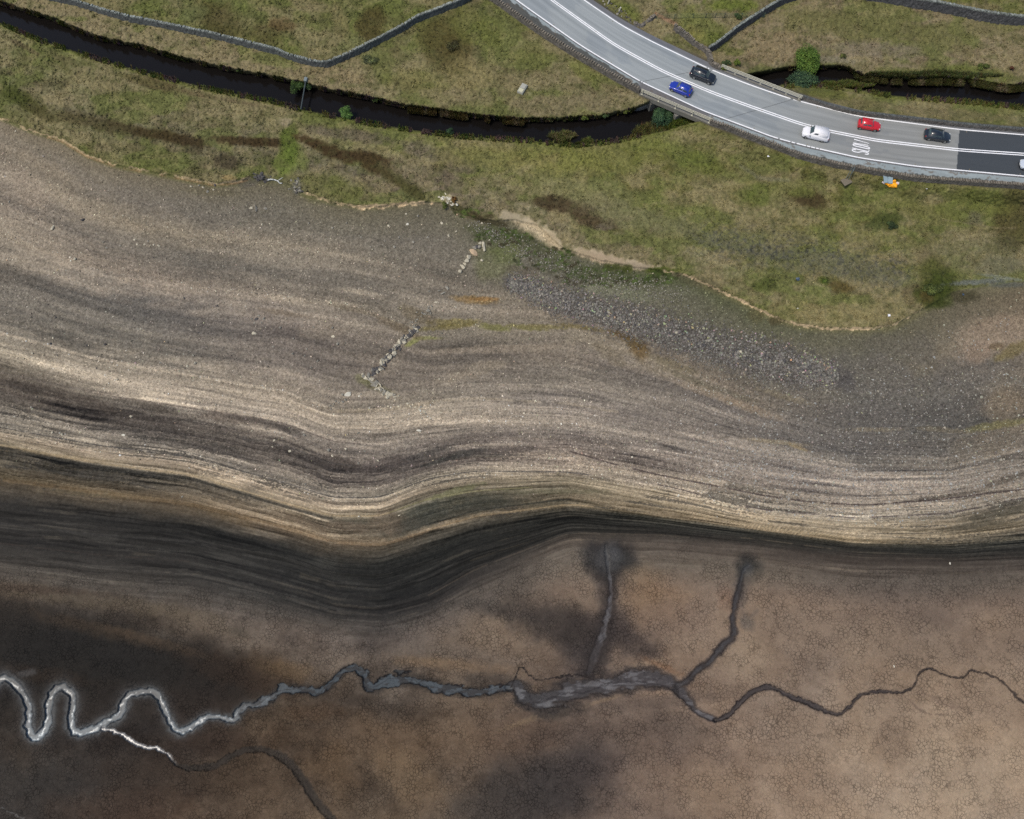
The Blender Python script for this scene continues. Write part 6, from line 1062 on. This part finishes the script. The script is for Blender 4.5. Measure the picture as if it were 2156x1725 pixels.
sack(1874, 388, 1.0, .62, .1, 'largest orange sandbag in the middle of the heap below the parapet'); sack(1883, 389.5, .95, .8, -.3, 'orange sandbag at the right end of the heap'); sack(1866, 387, .7, .42, -.2, 'narrow orange sandbag at the left end of the heap'); sack(1882, 382, .55, .36, .2, 'small orange sandbag above the others'); sack(1878, 393, 1.2, .4, -.12, 'long flat orange sandbag along the lower side of the heap')
wsm = mat('white_sack', pc(222, 208, 214), .7); sack(1860, 385.5, .55, .3, -.6, 'small cream sandbag at the far left of the orange heap', wsm, .18); sack(1889.5, 386.5, .5, .4, -.4, 'pinkish white sandbag touching the right of the orange heap', wsm, .2)
# driftwood
p = G(563, 381); root = None; bm = bmesh.new(); q = [(566, 379.5), (572, 377.5), (580, 378.5), (587, 381), (592, 386), (597, 386)]; zz = .16
pts_ = [G(u - 2, v + 1, .14) for u, v in q]; base_ = pts_[2].copy()
for i in range(len(pts_) - 1): tube(bm, pts_[i] - base_, pts_[i + 1] - base_, .14 - .015 * i, 8, .13 - .016 * i)
tube(bm, pts_[3] - base_, G(597, 376, .3) - base_, .07, 6, .02); o = bm_obj('driftwood', bm, mat('bleached_wood', pc(214, 218, 222), .8), None, True); o.location = base_; tag(o, 'white bleached driftwood branch lying below the grass edge', 'driftwood')
# fence above the bridge
root = empty('wire_fence', G(1500, 42), label='thin green wire fence across the grass above the bridge', cat='fence'); fm = mat('fence_green', pc(88, 108, 92), .7); fp = [(u, 40 + (u - 1390) * -.012) for u in (1382, 1419, 1458, 1485, 1505, 1524, 1560, 1608)]
for i, (u, v) in enumerate(fp): bm = bmesh.new(); g = G(u, v) - root.location; tube(bm, g + Vector((0, 0, -.2)), g + Vector((0, 0, 1.0)), .055, 6); bm_obj('post', bm, darkm if i in (3, 4, 5) else fm, root)
for h in (.25, .5, .75, .98):
    bm = bmesh.new()
    for s_, e_ in zip(fp[:-1], fp[1:]): tube(bm, G(*s_) - root.location + Vector((0, 0, h)), G(*e_) - root.location + Vector((0, 0, h)), .014, 4)
    bm_obj('wire', bm, fm, root)
for u, v, lb in [(1281, 8, 'short whitish marker post nearest the top of the far verge'), (1304.5, 24, 'short whitish marker post on the far verge beside fallen stones')]:
    bm = bmesh.new(); box(bm, (0, 0, .4), (.2, .2, .95), Matrix.Rotation(.2, 3, 'Y'), bev=.03); o = bm_obj('marker_post', bm, sm_['white'], None); o.location = G(u, v); tag(o, lb, 'marker post')
litm = mat('litter_white', (.78, .78, .80), .6); lib = mat('litter_blue', pc(64, 84, 110), .5)
for u, v, s_, m_, lb in [(1617, 330, .28, litm, 'white litter on the grass below the near parapet wall'), (1871, 665, .34, litm, 'white litter on dry grass near the eroded edge'), (1679, 589, .42, lib, 'dark blue plastic litter in the dry grass'), (1638, 512 - 182, .1, litm, None), (1984, 384, .22, litm, 'small white litter on the pavement edge by the parapet'), (1950, 418 - 20, .22, litm, 'small white litter in grass right of the sandbags'), (2027, 621, .25, lib, 'small blue litter beside the wet channel end'), (1215, 700, .12, litm, None), (1939, 199, .2, litm, None)]:
    if lb is None: continue
    bm = bmesh.new(); R_ = random.Random(int(u)); s_ *= .6; bmesh.ops.create_grid(bm, x_segments=4, y_segments=4, size=s_)
    for q in bm.verts: q.co += Vector((R_.uniform(-.3, .3) * s_, R_.uniform(-.3, .3) * s_, R_.uniform(0, .6) * s_))
    bmesh.ops.solidify(bm, geom=bm.faces[:], thickness=.01); o = bm_obj('litter', bm, m_, None); o.location = G(u, v, .12); tag(o, lb, 'litter')
